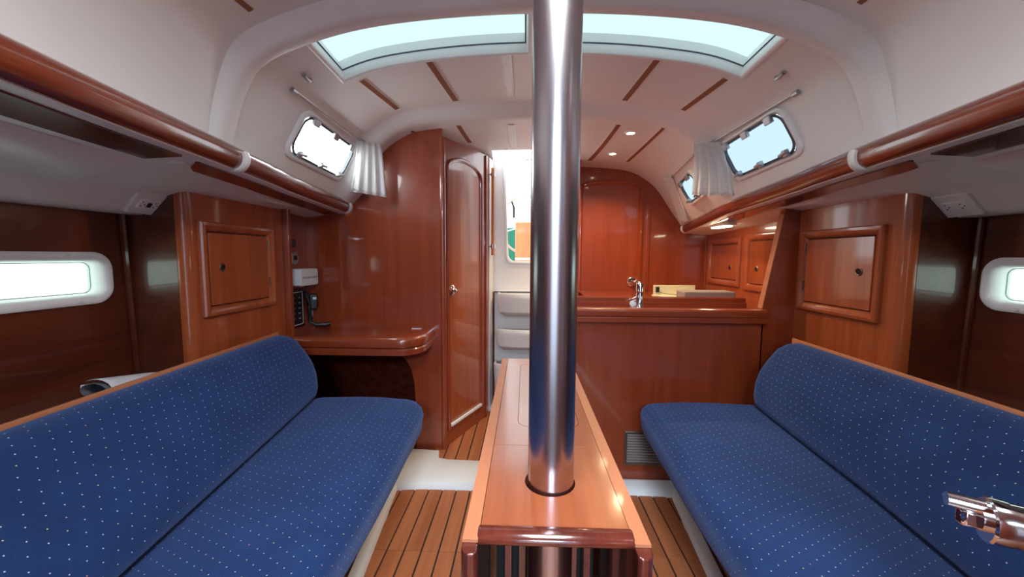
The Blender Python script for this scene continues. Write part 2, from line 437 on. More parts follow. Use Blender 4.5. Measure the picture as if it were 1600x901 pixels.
# ------------------------------------------------------------------ underside of the side decks
def under(Y, side):
    r = lerp_tab(RAIL, Y); z = lerp_tab(RAILZ, Y) - 0.034
    drop = 1.0 if Y < 1.31 else max(0.0, 1 - (Y - 1.31) / 0.035)
    back = max(0.0, Y - 1.9) * 0.045
    P = [(r + .015, z), (r + .05, z - .001), (r + .15, z - .006), (1.13, 1.322 - back), (1.21, 1.312 - back), (1.265, 1.308 - back - .018 * drop), (1.305, 1.305 - back - .062 * drop), (1.335, 1.302 - back - .072 * drop), (1.45, 1.30 - back - .068 * drop)]
    P = [(max(x, r + .016 + .002 * i), zz) for i, (x, zz) in enumerate(P)]
    return [V((side * x, Y, zz)) for x, zz in P]
def under_pt(Y, side, off):
    """point under the side deck, off metres outboard of the rail"""
    x = lerp_tab(RAIL, Y) + off; P = under(Y, 1)
    for a, b in zip(P, P[1:]):
        if a.x <= x <= b.x: return V((side * x, Y, a.z + (b.z - a.z) * (x - a.x) / (b.x - a.x)))
    return V((side * x, Y, P[0].z))
for side, sd, ye in ((-1, 'left', 2.10), (1, 'right', 2.92)):
    bm = B(); yy = steps(-.5, ye, 44, [1.30, 1.31, 1.32, 1.33, 1.34, 1.35])
    loft(bm, [under(y, side) for y in yy], closed=False)
    tag(obj('trim_%d' % (2 if side < 0 else 3), bm, M_white, smooth=50), 'white lining under the side deck above the %s settee' % ('nav table side' if side < 0 else 'galley side'), 'lining', kind='structure')
    # dark varnished inlays under the rail
    for k, (a, b, o0, o1) in enumerate(((-.4, .965, .035, .135), (1.03, min(ye, 2.04 if side < 0 else 2.30), .040, .115))):
        bm = B(); n = 24; loops = []
        for q in range(n + 1):
            y = a + (b - a) * q / n
            tp = 1.0 if k == 0 else .5 + .5 * min(1, (y - a) / .06)
            oo1 = o0 + (o1 - o0) * max(.12, 2 * tp - 1)
            e = [under_pt(y, side, o0), under_pt(y, side, oo1)]
            dn = V((0, 0, -.004)); loops.append([e[0] + dn * .0, e[0] + dn, e[1] + dn, e[1]])
        loft(bm, loops, True, True)
        lab = ('forward' if k == 0 else 'aft') + ' dark glossy wood inlay under the handrail on the %s side' % ('nav table' if side < 0 else 'galley')
        tag(obj('trim_%d' % (4 + k + (0 if side < 0 else 2)), bm, M_dark, smooth=30), lab, 'trim', kind='structure')
    # embossed panel and round cap moulded into the lining
    bm = B(); yy = [.2, .22, .60, .97, .99, 1.01]
    loops = []
    for q, y in enumerate(yy):
        o0, o1 = .17, min(.40, 1.26 - lerp_tab(RAIL, y)); dz = (0, .012, .014, .014, .012, 0)[q]
        loops.append([under_pt(y, side, o0 + (o1 - o0) * f) - V((0, 0, dz * g)) for f, g in ((0, 0), (.08, 1), (.5, 1), (.92, 1), (1, 0))])
    loft(bm, loops, closed=False)
    tag(obj('trim_%d' % (8 if side < 0 else 9), bm, M_white, smooth=40), 'embossed white panel under the %s side deck' % ('nav table' if side < 0 else 'galley'), 'lining', kind='structure')
    bm = B(); lathe(bm, under_pt(1.035, side, .10), (0, 0, -1), [(.022, -.002), (.022, .003), (.017, .005)], 20)
    tag(obj('screw_cap', bm, M_plas), 'round white screw cap under the side deck on the %s side' % ('nav table' if side < 0 else 'galley'), 'cap')

# ------------------------------------------------------------------ portlights in the cabin sides
def portlight(idx, h, side, label, pane_mat, small=False):
    y0, y1, s0, s1 = h
    P = [S(y, s, side) for s in (s0, s1) for y in (y0, y1)]
    c = (P[0] + P[1] + P[2] + P[3]) / 4
    Ud = (P[1] + P[3] - P[0] - P[2]); Vd = (P[2] + P[3] - P[0] - P[1])
    if side > 0: Ud = -Ud
    fr = Fr(c, Ud, Vd)
    W, H = Ud.length / 4, Vd.length / 4
    t = thing('window_%d' % idx, label, 'window', c, kind='structure')
    sh = lambda i: [(u + v * (.12 if side < 0 else -.12), v) for u, v in rrect(-W + i, W - i, -H + i, H - i, .045 - max(i, 0) * .5)]
    bm = B(); moulding(bm, sh, fr, [(-.024, -.010), (-.024, .008), (-.020, .012), (-.012, .012), (-.008, .006), (-.004, .004), (-.004, -.02)])
    obj('window_frame', bm, M_gel, t, smooth=50)
    bm = B(); moulding(bm, sh, fr, [(-.006, .010), (.003, .010), (.004, -.006)])
    obj('sash', bm, M_gask, t, smooth=50)
    bm = B(); prism(bm, sh(.002), fr, -.008, -.004); obj('pane', bm, pane_mat, t)
    k = 2 if small else 3
    for q in range(k):      # hinges along the top
        u = -W + .05 + (2 * W - .10) * q / (k - 1) + H * (.12 if side < 0 else -.12)
        bm = B(); box_fr(bm, fr, u - .020, u + .020, H - .022, H + .008, .010, .026); obj('hinge', bm, M_alu, t, bevel=.003)
    for q in range(k):      # latches along the bottom
        u = -W + .05 + (2 * W - .10) * q / (k - 1) - H * (.12 if side < 0 else -.12)
        bm = B(); box_fr(bm, fr, u - .013, u + .013, -H - .006, -H + .020, .010, .024); la = obj('latch', bm, M_alu, t, bevel=.003)
        bm = B(); tube(bm, [fr.p(u - .022, -H + .006, .028), fr.p(u + .022, -H + .012, .030)], .006, 8); obj('latch_handle', bm, M_alu, la)
    return t
def box_fr(bm, fr, u0, u1, v0, v1, d0, d1):
    return prism(bm, [(u0, v0), (u1, v0), (u1, v1), (u0, v1)], fr, d0, d1)
portlight(4, WIN, -1, 'bright opening portlight with aluminium latches beside the nav side curtain', M_port)
portlight(5, WIN, 1, 'blue tinted opening portlight with aluminium latches above the galley side handrail', M_port_r)
portlight(6, WIN2, 1, 'small portlight between the two curtains above the galley', M_port_r, True)

# ------------------------------------------------------------------ hull sides with recessed ports
def hull_side(idx, side, sd, py0, py1, label):
    fr = Fr((side * 1.385, 0, 0), (0, -side, 0))
    sgn = -side
    u0, u1 = sorted((sgn * -0.62, sgn * 3.0)); a0, a1 = sorted((sgn * py0, sgn * py1))
    inner = rrect(a0 + .016, a1 - .016, .961, 1.089, .045); outer = rrect(u0, u1, -.06, 1.42, .001)
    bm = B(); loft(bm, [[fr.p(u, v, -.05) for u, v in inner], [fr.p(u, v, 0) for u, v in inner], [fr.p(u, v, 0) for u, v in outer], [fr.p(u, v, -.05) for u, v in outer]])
    tag(obj('wall_' + sd, bm, M_hull, smooth=30), 'varnished wooden hull lining, coloured darker for shade, on the %s side' % ('nav table' if side < 0 else 'galley'), 'wall', kind='structure')
    t = thing('window_%d' % idx, label, 'window', fr.p((a0 + a1) / 2, .945), kind='structure')
    sh = lambda i: rrect(a0 + i, a1 - i, .945 + i, 1.105 - i, .054 - i * 1.0, 8)
    bm = B(); moulding(bm, sh, fr, [(0, -.001), (0, .008), (.005, .012), (.020, .011), (.027, .004), (.032, -.032), (.032, -.048)])
    obj('port_frame', bm, M_gel, t, smooth=50)
    bm = B(); moulding(bm, sh, fr, [(.031, -.032), (.034, -.032), (.034, -.046)]); obj('gasket', bm, M_alu, t)
    bm = B(); prism(bm, sh(.030), fr, -.052, -.040); obj('pane', bm, M_hole, t)
    for u, v in ((a0 + .12, 1.094), (a1 - .12, 1.094), (a0 + .10, .956), (a1 - .10, .956)):
        bm = B(); lathe(bm, fr.p(u, v, .012), fr.N, [(.005, 0), (.005, .004)], 10); obj('screw', bm, M_plas, t)
hull_side(7, -1, 'left', 0.62, 1.198, 'long white framed hull port glowing beside the nav side locker')
hull_side(8, 1, 'right', 0.66, 1.245, 'white framed hull port beside the galley side locker')

# floor base, forward walls, aft closing wall
bm = B(); box(bm, (-1.43, -2.4, -.05), (1.43, 3.02, -.004)); floor = tag(obj('floor', bm, M_caulk, smooth=0), 'teak cabin sole with black caulked seams', 'floor', kind='structure')
fr = Fr((0, -.55, 0), (-1, 0, 0))
bm = B(); loft(bm, [[fr.p(u, v, d) for u, v in rr] for rr, d in ((rrect(-.30, .30, .02, 1.70, .12), -.04), (rrect(-.30, .30, .02, 1.70, .12), 0), (rrect(-1.42, 1.42, -.05, 1.85, .001), 0), (rrect(-1.42, 1.42, -.05, 1.85, .001), -.04))])
tag(obj('wall_forward', bm, M_wz, smooth=30), 'wooden bulkhead at the forward end of the saloon', 'wall', kind='structure')
bm = B(); box(bm, (-1.2, -2.35, -.05), (1.2, -.60, 1.72)); bmesh.ops.reverse_faces(bm, faces=bm.faces)
for f in [f for f in bm.faces if all(abs(v.co.y + .60) < 1e-4 for v in f.verts)]: bm.faces.remove(f)
o = obj('wall_cabin', bm, M_white, uvs=True, smooth=0); tag(o, 'white lining of the forward cabin', 'wall', kind='structure')
bm = B(); box(bm, (-1.43, 2.96, -.05), (-.30, 3.0, 1.9)); tag(obj('wall_aft', bm, M_wz, smooth=0), 'wooden bulkhead behind the head compartment', 'wall', kind='structure')

# ------------------------------------------------------------------ teak planks
PW = 0.065
_pl = {}
def plank(cx, y0, y1, z, nm='plank'):
    ln = round(y1 - y0, 3)
    if ln not in _pl:
        bm = B(); h = PW / 2 - .0032
        loft(bm, [[V((x, y, zz)) for x, y in ((-h + e, -ln / 2 + e), (h - e, -ln / 2 + e), (h - e, ln / 2 - e), (-h + e, ln / 2 - e))] for e, zz in ((0, -.008), (0, -.0008), (.0008, 0))], False, True)
        me = bpy.data.meshes.new('plank'); bm.to_mesh(me); bm.free(); me.materials.append(M_teak); _pl[ln] = me
    o = bpy.data.objects.new(nm, _pl[ln]); COL.objects.link(o); o.parent = floor
    o.location = V((cx, (y0 + y1) / 2, z)) - V(floor.location); return o
for k in range(-10, 11):
    for y0, y1 in ((-.50, .45), (.4525, 1.335), (1.3375, 1.712)):
        plank(k * PW, y0, y1, 0.002)
for k in range(-8, 4):
    plank(k * PW + .012, 1.932, 2.71, 0.012)
bm = B(); box(bm, (-.62, 1.90, -.004), (.26, 2.72, .0085)); obj('raised_sole', bm, M_caulk, floor, smooth=0)

# white moulded kerbs round the sole
def edge_x(Y): return 0.592 + (Y - 1.217) * 0.098
for side, sd in ((-1, 'left'), (1, 'right')):
    bm = B(); loops = []
    for k in range(13):
        y = -.5 + (1.76 + .5) * k / 12; e = edge_x(y)
        loops.append([V((side * (e + a), y, z)) for a, z in ((-.004, -.002), (.0, .016), (.008, .024), (.034, .030), (.040, .028), (.042, -.002))])
    loft(bm, loops, True, True)
    tag(obj('baseboard_' + sd, bm, M_gel, smooth=50), 'white moulded kerb along the foot of the %s settee' % ('nav table side' if side < 0 else 'galley side'), 'kerb', kind='structure')
bm = B()
def sillprof(y0, y1): return [(y0, -.002), (y0 + .004, .012), (y0 + .030, .026), (y0 + .06, .032), (y1 - .012, .032), (y1, .024), (y1, -.002)]
loops = []
for x, y1 in ((-.70, 2.04), (-.60, 2.04), (-.51, 2.03), (-.495, 1.955), (-.44, 1.940), (-.30, 1.934), (.0, 1.932), (.19, 1.932), (.20, 1.80), (.60, 1.80), (.70, 1.80)):
    dy = .02 * max(0, (abs(x) - .55) / .1)
    loops.append([V((x, y - dy * (i < 3), z)) for i, (y, z) in enumerate(sillprof(1.712, y1))])
loft(bm, loops, True, True)
tag(obj('trim_10', bm, M_gel, smooth=50), 'white moulded sill across the sole between the saloon and the companionway', 'sill', kind='structure')

# ------------------------------------------------------------------ settees
def prism_uv(bm, prof_fn, ys, caps=True):
    """sweep a section along the boat with cloth coordinates (metres) stored as uv"""
    uvl = bm.loops.layers.uv.new('UVMap'); rings = [[V((x, y, z)) for x, z in prof_fn(y)] for y in ys]
    vs = [[bm.verts.new(p) for p in r] for r in rings]; n = len(vs[0])
    arc = [0.0]
    mid = rings[len(rings) // 2]
    for i in range(n): arc.append(arc[-1] + (mid[(i + 1) % n] - mid[i]).length)
    for a in range(len(ys) - 1):
        for i in range(n):
            j = (i + 1) % n
            f = bm.faces.new((vs[a][i], vs[a][j], vs[a + 1][j], vs[a + 1][i]))
            for lp, (yy, t) in zip(f.loops, ((ys[a], arc[i]), (ys[a], arc[i + 1]), (ys[a + 1], arc[i + 1]), (ys[a + 1], arc[i]))): lp[uvl].uv = (yy, t)
    for ring, rev in ((vs[0], True), (vs[-1], False)):
        f = bm.faces.new(list(reversed(ring)) if rev else ring)
        for lp in f.loops: lp[uvl].uv = (lp.vert.co.x, lp.vert.co.z)
    bmesh.ops.recalc_face_normals(bm, faces=bm.faces)
    return bm
def end_round(y, y0, y1, r0, r1):
    """0 in the middle, growing towards the rounded ends"""
    e = 0.0
    if y1 - y < r1: k = 1 - (y1 - y) / r1; e = 1 - math.sqrt(max(0, 1 - k * k))
    if y - y0 < r0: k = 1 - (y - y0) / r0; e = max(e, 1 - math.sqrt(max(0, 1 - k * k)))
    return e
def yrow(y0, y1, r0, r1):
    mid = [y0 + r0 + (y1 - y0 - r0 - r1) * k / 14 for k in range(15)]
    a = [y0 + r0 * (1 - math.cos(PI / 2 * k / 7)) for k in range(7)]
    b = [y1 - r1 * (1 - math.cos(PI / 2 * k / 7)) for k in range(6, -1, -1)]
    return a + mid + b
def seat_cushion(side, y0, y1, label):
    def prof(y):
        e = end_round(y, y0, y1, .03, .03); re = .10 if side < 0 else .05; ef = end_round(y, y0, y1, .03, re)
        xf = (.456 if side < 0 else .440) + (.05 if y > 1.5 else 0) * (y - 1.5) + re * ef + (.010 * math.sin(y * 5)); xb = .83 + .144 * (y - .7) + .06
        zt = .468 - .030 * e; zb = .340 + .020 * e
        P = [(xb, zb), (xf + .035, zb), (xf + .016, zb + .006), (xf + .008, zb + .022), (xf + .004, zb + .06), (xf, zt - .045), (xf + .006, zt - .022), (xf + .022, zt - .006), (xf + .05, zt), (xf + .16, zt + .007), ((xf + xb) / 2, zt + .008), (xb - .09, zt + .002), (xb, zt - .012)]
        return [(side * x, z) for x, z in P]
    bm = B(); prism_uv(bm, prof, yrow(y0, y1, .03, .10))
    return tag(obj('seat_cushion', bm, M_fabric, uvs=True, smooth=70), label, 'cushion')
def back_cushion(side, y0, y1, label):
    def prof(y):
        e = end_round(y, y0, y1, .04, .07)
        xc = .714 + .144 * y - (0 if side < 0 else .03) * max(0, y - 1.0) / .6; xt = (1.03 + .055 * y) if side < 0 else (1.03 + .035 * y)
        zt = .756 - .045 * e; zb = .476; b = .03 * e
        f = lambda t, n: (xc + (xt - .105 - xc) * t - n + b, zb + (.70 - zb) * t - .02 * e * t)
        P = [(xc + .14 + .02, zb - .01), (xc + .03 + b, zb - .012), (xc + .006 + b, zb + .012), f(.2, .014), f(.45, .026), f(.7, .026), f(.9, .012), (xt - .082 + b * .5, zt - .022), (xt - .045, zt - .004), (xt - .01, zt), (xt + .016, zt - .010), (xt + .024, zt - .035)]
        return [(side * x, z) for x, z in P]
    bm = B(); prism_uv(bm, prof, yrow(y0, y1, .04, .07))
    return tag(obj('back_cushion', bm, M_fabric, uvs=True, smooth=70), label, 'cushion')
def settee(side, y0, y1, label):
    t = thing('settee', label, 'settee', (side * .9, (y0 + y1) / 2, 0))
    def ring(z, i=0): return [V((side * x, y, z)) for x, y in ((edge_x(y0) + .046, y0), (edge_x(y1) + .046, y1), (1.38, y1), (1.38, y0))]
    bm = B(); loft(bm, [ring(0), ring(.31)], True, True); obj('base', bm, M_dark, t, smooth=0)
    bm = B(); loft(bm, [[V((side * x, y, z)) for x, y in ((.475, y0), (.495, y1 - .10), (.60, y1), (1.36, y1), (1.36, y0))] for z in (.312, .336)], True, True)
    obj('seat_board', bm, M_dark, t, smooth=0, bevel=.004)
    t = thing('backrest_shelf', 'narrow varnished shelf behind the blue backrest on the %s side' % ('nav table' if side < 0 else 'galley'), 'shelf', (side * 1.2, (y0 + y1) / 2, .60))
    bm = B(); xs = (1.03, .055) if side < 0 else (1.03, .035)
    loops = []
    ys = y0 if side < 0 else .64
    for y in (ys, ys + .4, y1 - .3, y1 + .02): loops.append([V((side * (xs[0] + xs[1] * y + a), y, z)) for a, z in ((.026, .60), (.026, .750), (.028, .754), (.034, .754), (.036, .750), (.036, .60))])
    loft(bm, loops, True, True); obj('backrest_edge', bm, M_lip, t, smooth=40)
    bm = B(); loops = []
    for y in (ys, y1 + (.15 if side < 0 else .118)): loops.append([V((side * x, y, z)) for x, z in ((xs[0] + xs[1] * y + .04, .685), (xs[0] + xs[1] * y + .04, .70), (1.384, .70), (1.384, .685))])
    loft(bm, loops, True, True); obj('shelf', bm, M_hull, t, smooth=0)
    return t
settee(-1, -.30, 1.645, 'wooden settee base under the blue cushions on the nav table side')
settee(1, .30, 1.66, 'wooden settee base under the blue cushions on the galley side')
seat_cushion(-1, -.28, 1.655, 'long blue dotted seat cushion ending at the nav table')
seat_cushion(1, .30, 1.66, 'blue dotted seat cushion ending at the galley panel')
back_cushion(-1, -.28, 1.65, 'blue dotted backrest cushion leaning below the long hull port')
back_cushion(1, .62, 1.63, 'blue dotted backrest cushion leaning below the galley side locker')
# wooden end panel of the galley side settee
fr = Fr((0, .615, 0), (1, 0, 0))
bm = B(); prism(bm, [(.95, .34), (.95, .70), (1.0, .775), (1.383, .775), (1.383, .34)], fr, 0, .022)
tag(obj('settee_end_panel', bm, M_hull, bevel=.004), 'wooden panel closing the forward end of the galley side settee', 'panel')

# ------------------------------------------------------------------ lockers above the backrests
def ring_rect(w0, w1, v0, v1): return lambda i: rrect(w0 + i, w1 - i, v0 + i, v1 - i, .002, 1)
def framed_door(t, fr, u0, u1, v0, v1, hinge_u, knob_u, knob_v, mat=M_light, bw=.036, nh=2):
    sh = ring_rect(u0, u1, v0, v1)
    bm = B(); moulding(bm, sh, fr, [(0, -.001), (0, .010), (.004, .016), (.014, .018), (bw - .010, .012), (bw - .003, .004), (bw, -.001)])
    obj('door_moulding', bm, mat, t, smooth=25)
    bm = B(); moulding(bm, sh, fr, [(bw - .001, .0005), (bw + .003, .0005)], True); obj('shadow_gap', bm, M_void, t, smooth=0)
    bm = B(); prism(bm, sh(bw + .003), fr, .0002, .006); d = obj('door', bm, mat, t, bevel=.0015)
    for k in range(nh):
        v = v0 + (v1 - v0) * (.24 + .48 * k)
        bm = B(); tube(bm, [fr.p(hinge_u, v, .008), fr.p(hinge_u, v + .045, .008)], .0042, 8); obj('hinge', bm, M_brass, d)
    bm = B(); lathe(bm, fr.p(knob_u, knob_v, .005), fr.N, [(.016, 0), (.016, .003), (.013, .005), (.0105, .004), (.0100, -.002)], 24, False, False); k = obj('finger_ring', bm, M_brass, d)
    bm = B(); lathe(bm, fr.p(knob_u, knob_v, .0062), fr.N, [(.0108, 0), (.0108, .0006)], 20); obj('finger_hole', bm, M_void, d)
    return d
for side, lab in ((-1, 'wooden locker with framed door beside the nav instruments'), (1, 'wooden locker with framed door beside the galley divider')):
    y0, y1 = (1.28, 1.803) if side < 0 else (1.30, 1.803)
    t = thing('wall_locker', lab, 'locker', (side * 1.29, 1.54, .70))
    bm = B(); P = [(1.37, y0 - .022), (1.235, y0 + .0)] + [(1.235 - .033 * math.sin(a), y0 + .035 - .035 * math.cos(a)) for a in (0.3, .6, .9, 1.2, 1.5)] + [(1.20, y1), (1.37, y1)]
    loft(bm, [[V((side * x, y, z)) for x, y in P] for z in (.700, 1.318)], True, True); obj('body', bm, M_light, t, smooth=40)
    if side < 0: fr = Fr((-1.20, 0, 0), (0, 1, 0)); u0, u1 = 1.327, 1.722; hu, ku = u1 - .030, 1.423
    else: fr = Fr((1.20, 0, 0), (0, -1, 0)); u0, u1 = -1.777, -1.375; hu, ku = u0 + .030, -1.467
    framed_door(t, fr, u0, u1, .872, 1.218, hu, ku, 1.05)
    # forward cheek of the locker, shade put into its darker wood colour, and the cover strip down the hull
    bm = B(); loft(bm, [[V((side * x, y, z)) for x, y in ((1.236, y0 - .0015), (1.383, y0 - .024), (1.383, y0 - .018), (1.236, y0 + .004))] for z in (.700, 1.31)], True, True)
    obj('cheek', bm, M_hull, t, smooth=0)
    bm = B(); tube(bm, [V((side * 1.378, y0 - .040 + .012 * k, 1.24 - .54 * k)) for k in (0, .5, 1)], .009, 8); obj('cover_strip', bm, M_hull, t)

# ------------------------------------------------------------------ power outlets on the side deck fascia
def outlet(side, y, label, gf):
    a, b = under(y, side)[5], under(y, side)[6]
    c = (a + b) / 2; nrm = (b - a); up = V((a.x - b.x, 0, a.z - b.z))
    fr = Fr(c, (0, -side, 0), up)
    t = thing('power_outlet', label, 'outlet', c)
    bm = B(); prism(bm, rrect(-.054, .054, -.042, .042, .006), fr, -.012, .008); obj('cover_plate', bm, M_plas, t, bevel=.003)
    bm = B(); prism(bm, rrect(-.034, .034, -.017, .017, .004), fr, .006, .011); s_ = obj('socket_face', bm, M_gel, t, bevel=.001)
    for u, v, w_, h_ in ((-.024, .008, .005, .003), (-.024, -.008, .006, .003), (-.015, 0, .004, .004), (.018, .008, .005, .003), (.018, -.008, .006, .003), (.027, 0, .004, .004)):
        bm = B(); prism(bm, rrect(u - w_ / 2, u + w_ / 2, v - h_ / 2, v + h_ / 2, .001, 2), fr, .009, .0116); obj('slot', bm, M_black, s_, smooth=0)
    if gf:
        bm = B(); prism(bm, rrect(-.006, .006, -.008, .008, .002, 2), fr, .009, .014); obj('test_button', bm, M_black, s_)
outlet(-1, 1.235, 'white power outlet with dark test button under the nav side deck', True)
outlet(1, 1.245, 'plain white double power outlet under the galley side deck', False)

# ------------------------------------------------------------------ folded paper on the shelf
t = thing('folded_chart', 'rolled grey and white paper lying behind the nav side backrest', 'paper', (-1.22, 1.06, .70))
bm = B(); loops = []
for k in range(9):
    y = .985 + .17 * k / 8; rr = .026 - .016 * k / 8
    loops.append([V((-1.215 + .045 * math.cos(a) * (1 - .3 * k / 8), y, .706 + rr + rr * math.sin(a))) for a in [math.radians(-200 + 330 * q / 14) for q in range(15)]])
loft(bm, loops, closed=False); obj('outer_sheet', bm, M_paper, t, solid=.001)
bm = B(); loops = []
for k in range(5):
    y = .978 + .12 * k / 4; rr = .020 - .008 * k / 4
    loops.append([V((-1.215 + .038 * math.cos(a), y, .708 + rr + rr * math.sin(a))) for a in [math.radians(-220 + 350 * q / 14) for q in range(15)]])
loft(bm, loops, closed=False); obj('inner_sheet', bm, M_paper2, t, solid=.001)

# ------------------------------------------------------------------ mast post
bm = B(); lathe(bm, (.002, .625, 0), (0, 0, 1), [(.0385, 0), (.0385, 1.815)], 64)
tag(obj('mast_post', bm, M_steel, smooth=40), 'thick brushed steel mast support post rising through the saloon table', 'post')

# ------------------------------------------------------------------ saloon table
t = thing('saloon_table', 'narrow varnished saloon table with both leaves folded down around the steel post', 'table', (0, .95, 0))
TZ = .72
hole = [(.0005 + .0425 * math.cos(a), .6235 + .0425 * math.sin(a)) for a in [2 * PI * k / 28 - 3 * PI / 4 for k in range(28)]]
def rect_like(x0, x1, y0, y1, n=7):
    P = []
    for a, b in (((x0, y0), (x1, y0)), ((x1, y0), (x1, y1)), ((x1, y1), (x0, y1)), ((x0, y1), (x0, y0))):
        for k in range(n): P.append((a[0] + (b[0] - a[0]) * k / n, a[1] + (b[1] - a[1]) * k / n))
    return P
outer = rect_like(-.104, .104, .505, .745)
bm = B(); loft(bm, [[V((x, y, z)) for x, y in pl] for pl, z in ((outer, TZ - .02), (outer, TZ), (hole, TZ), (hole, TZ - .02), (outer, TZ - .02))]); obj('post_panel', bm, M_table, t, smooth=25)
LID = (-.058, .082, .83, 1.33)
lid = rrect(LID[0], LID[1], LID[2], LID[3], .03)
ou = rrect(-.104, .104, .747, 1.405, .0005)
bm = B(); loft(bm, [[V((x, y, z)) for x, y in pl] for pl, z in ((ou, TZ - .02), (ou, TZ), (lid, TZ), (lid, TZ - .02))]); obj('top', bm, M_table, t, smooth=25)
bm = B(); P = rrect(LID[0] + .0012, LID[1] - .0012, LID[2] + .0012, LID[3] - .0012, .029); loft(bm, [[V((x, y, z)) for x, y in P] for z in (TZ - .02, TZ)], True, True); obj('locker_lid', bm, M_table, t, smooth=25)
bm = B(); box(bm, (-.104, .7445, TZ - .02), (.104, .7475, TZ - .0004)); obj('seam', bm, M_lip, t, smooth=0)
bm = B(); loops = []       # half round end rail
for x in (-.107, -.106, -.104, .104, .106, .107):
    e = .003 if abs(x) > .1065 else (.001 if abs(x) > .105 else 0)
    loops.append([V((x, .507 - (.020 - e) * math.sin(a) * (1 if math.sin(a) > 0 else .2), TZ - .006 + (.0105 - e) * math.cos(a))) for a in [2 * PI * k / 18 for k in range(18)]])
loft(bm, loops, True, True); obj('end_rail', bm, M_dark, t, smooth=40)
for side in (-1, 1):
    a, b = side * .1052, side * .1265
    fr = Fr((0, 0, 0), (1, 0, 0), (0, 1, 0))
    P = [(a, .470), (a, 1.41), (b, 1.41), (b, .478), (b - side * .004, .470), (b - side * .010, .466), (a + side * .004, .466)]
    bm = B(); loft(bm, [[V((x, y, z)) for x, y in P] for z in (.26, TZ - .006)], True, True); lf = obj('leaf', bm, M_dark, t, smooth=0, bevel=.002)
    bm = B(); loft(bm, [[V((x, y, z)) for x, y in ((a, .486), (a, 1.408), (b, 1.408), (b, .486))] for z in (TZ - .0055, TZ - .001)], True, True); obj('leaf_edge', bm, M_lip, lf, smooth=0)
for x in (-.085, .085):
    bm = B(); box(bm, (x - .012, .74, .02), (x + .012, 1.36, TZ - .022)); obj('side_panel', bm, M_dark, t, smooth=0)
bm = B(); box(bm, (-.098, .735, .02), (.098, .755, TZ - .022)); obj('inner_panel', bm, M_void, t, smooth=0)  # coloured black as the shade under the table
for x in (-.072, -.045, .052, .078):
    bm = B(); box(bm, (x - .006, .69, .03), (x + .006, .715, TZ - .022)); obj('slat', bm, M_dark, t, smooth=0)
bm = B(); box(bm, (-.10, .70, .0025), (.10, 1.38, .022)); obj('foot', bm, M_dark, t, smooth=0)

# ------------------------------------------------------------------ nav side bulkhead with opening below
def section_poly(Y, side, x_in, z0, s1=8, n=40):
    return [(side * 1.41, z0), (side * 1.41, lerp_tab(RAILZ, Y) - .03)] + [(S(Y, s1 * k / n, side).x, S(Y, s1 * k / n, side).z) for k in range(n + 1) if side * S(Y, s1 * k / n, side).x > side * x_in if abs(S(Y, s1 * k / n, side).x) > abs(x_in) + .004]
fr = Fr((0, 2.07, 0), (1, 0, 0))
top = [(S(2.07, 8 * k / 48, -1).x, S(2.07, 8 * k / 48, -1).z + .01) for k in range(49)]
top = [(x, z) for x, z in top if x < -.492]
knee = [(-.648, 0), (-.650, .31), (-.655, .40), (-.672, .47), (-.685, .50), (-.71, .535), (-.74, .56), (-.79, .60)]
poly = [(-.488, 0), (-.488, top[-1][1])] + list(reversed(top)) + [(-1.03, 1.34), (-1.382, 1.34), (-1.382, .62), (-.79, .62)] + list(reversed(knee))
bm = B(); prism(bm, poly, fr, -.03, 0)
tag(obj('wall_nav', bm, M_wz, smooth=0), 'varnished wooden bulkhead behind the nav table', 'wall', kind='structure')
bm = B(); lathe(bm, (-.492, 2.082, 0.0), (0, 0, 1), [(.017, 0.0), (.017, 1.725)], 16)
tag(obj('trim_11', bm, M_wz), 'rounded wooden corner post between the nav bulkhead and the head door', 'post', kind='structure')
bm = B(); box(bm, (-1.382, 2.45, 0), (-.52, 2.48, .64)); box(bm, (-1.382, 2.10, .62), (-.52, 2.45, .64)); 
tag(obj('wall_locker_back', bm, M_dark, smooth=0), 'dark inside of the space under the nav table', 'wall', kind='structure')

# nav side divider and instrument wall
bm = B(); box(bm, (-1.384, 1.806, .66), (-1.172, 1.830, 1.335)); dv = tag(obj('wall_divider', bm, M_wz, smooth=0, bevel=.004), 'thin wooden partition between the locker and the nav instruments', 'wall', kind='structure')
bm = B(); box(bm, (-1.384, 1.831, .62), (-1.235, 2.069, 1.335)); tag(obj('wall_instruments', bm, M_wz, smooth=0), 'wooden panel carrying the nav instruments', 'wall', kind='structure')

# nav table
t = thing('nav_table', 'varnished navigation table with rounded corner fixed to the bulkhead', 'table', (-.9, 1.93, .61))
def navpoly(i):
    r = .15 - i; P = [(-1.234 , 2.068), (-1.234, 1.80 + i), (-.70, 1.80 + i)]
    P = [(-1.170, 2.068), (-1.170, 1.80 + i)] 
    P += [(-.665 + (.125 - i) * math.sin(a), 1.80 + .15 - (.15 - i) * math.cos(a)) for a in [PI / 2 * k / 10 for k in range(11)]]
    P += [(-.54 - i, 2.068)]; return P
bm = B(); loft(bm, [[V((x, y, z)) for x, y in navpoly(i)] for i, z in ((.010, .650), (.002, .655), (0, .665), (0, .685), (.006, .697), (.014, .702), (.05, .702))], True, True); obj('top', bm, M_wx, t, smooth=40)
bm = B(); loft(bm, [[V((x, y, z)) for x, y in navpoly(i)] for i, z in ((.02, .610), (.008, .614), (.006, .640), (.012, .648))], True, True); obj('apron', bm, M_wx, t, smooth=40)
bm = B(); box(bm, (-1.234, 1.835, .61), (-1.171, 2.068, .70)); obj('side_filler', bm, M_wx, t, smooth=0)
bm = B(); box(bm, (-.66, 2.045, .7022), (-.605, 2.060, .7045)); obj('hinge_plate', bm, M_gel, t)

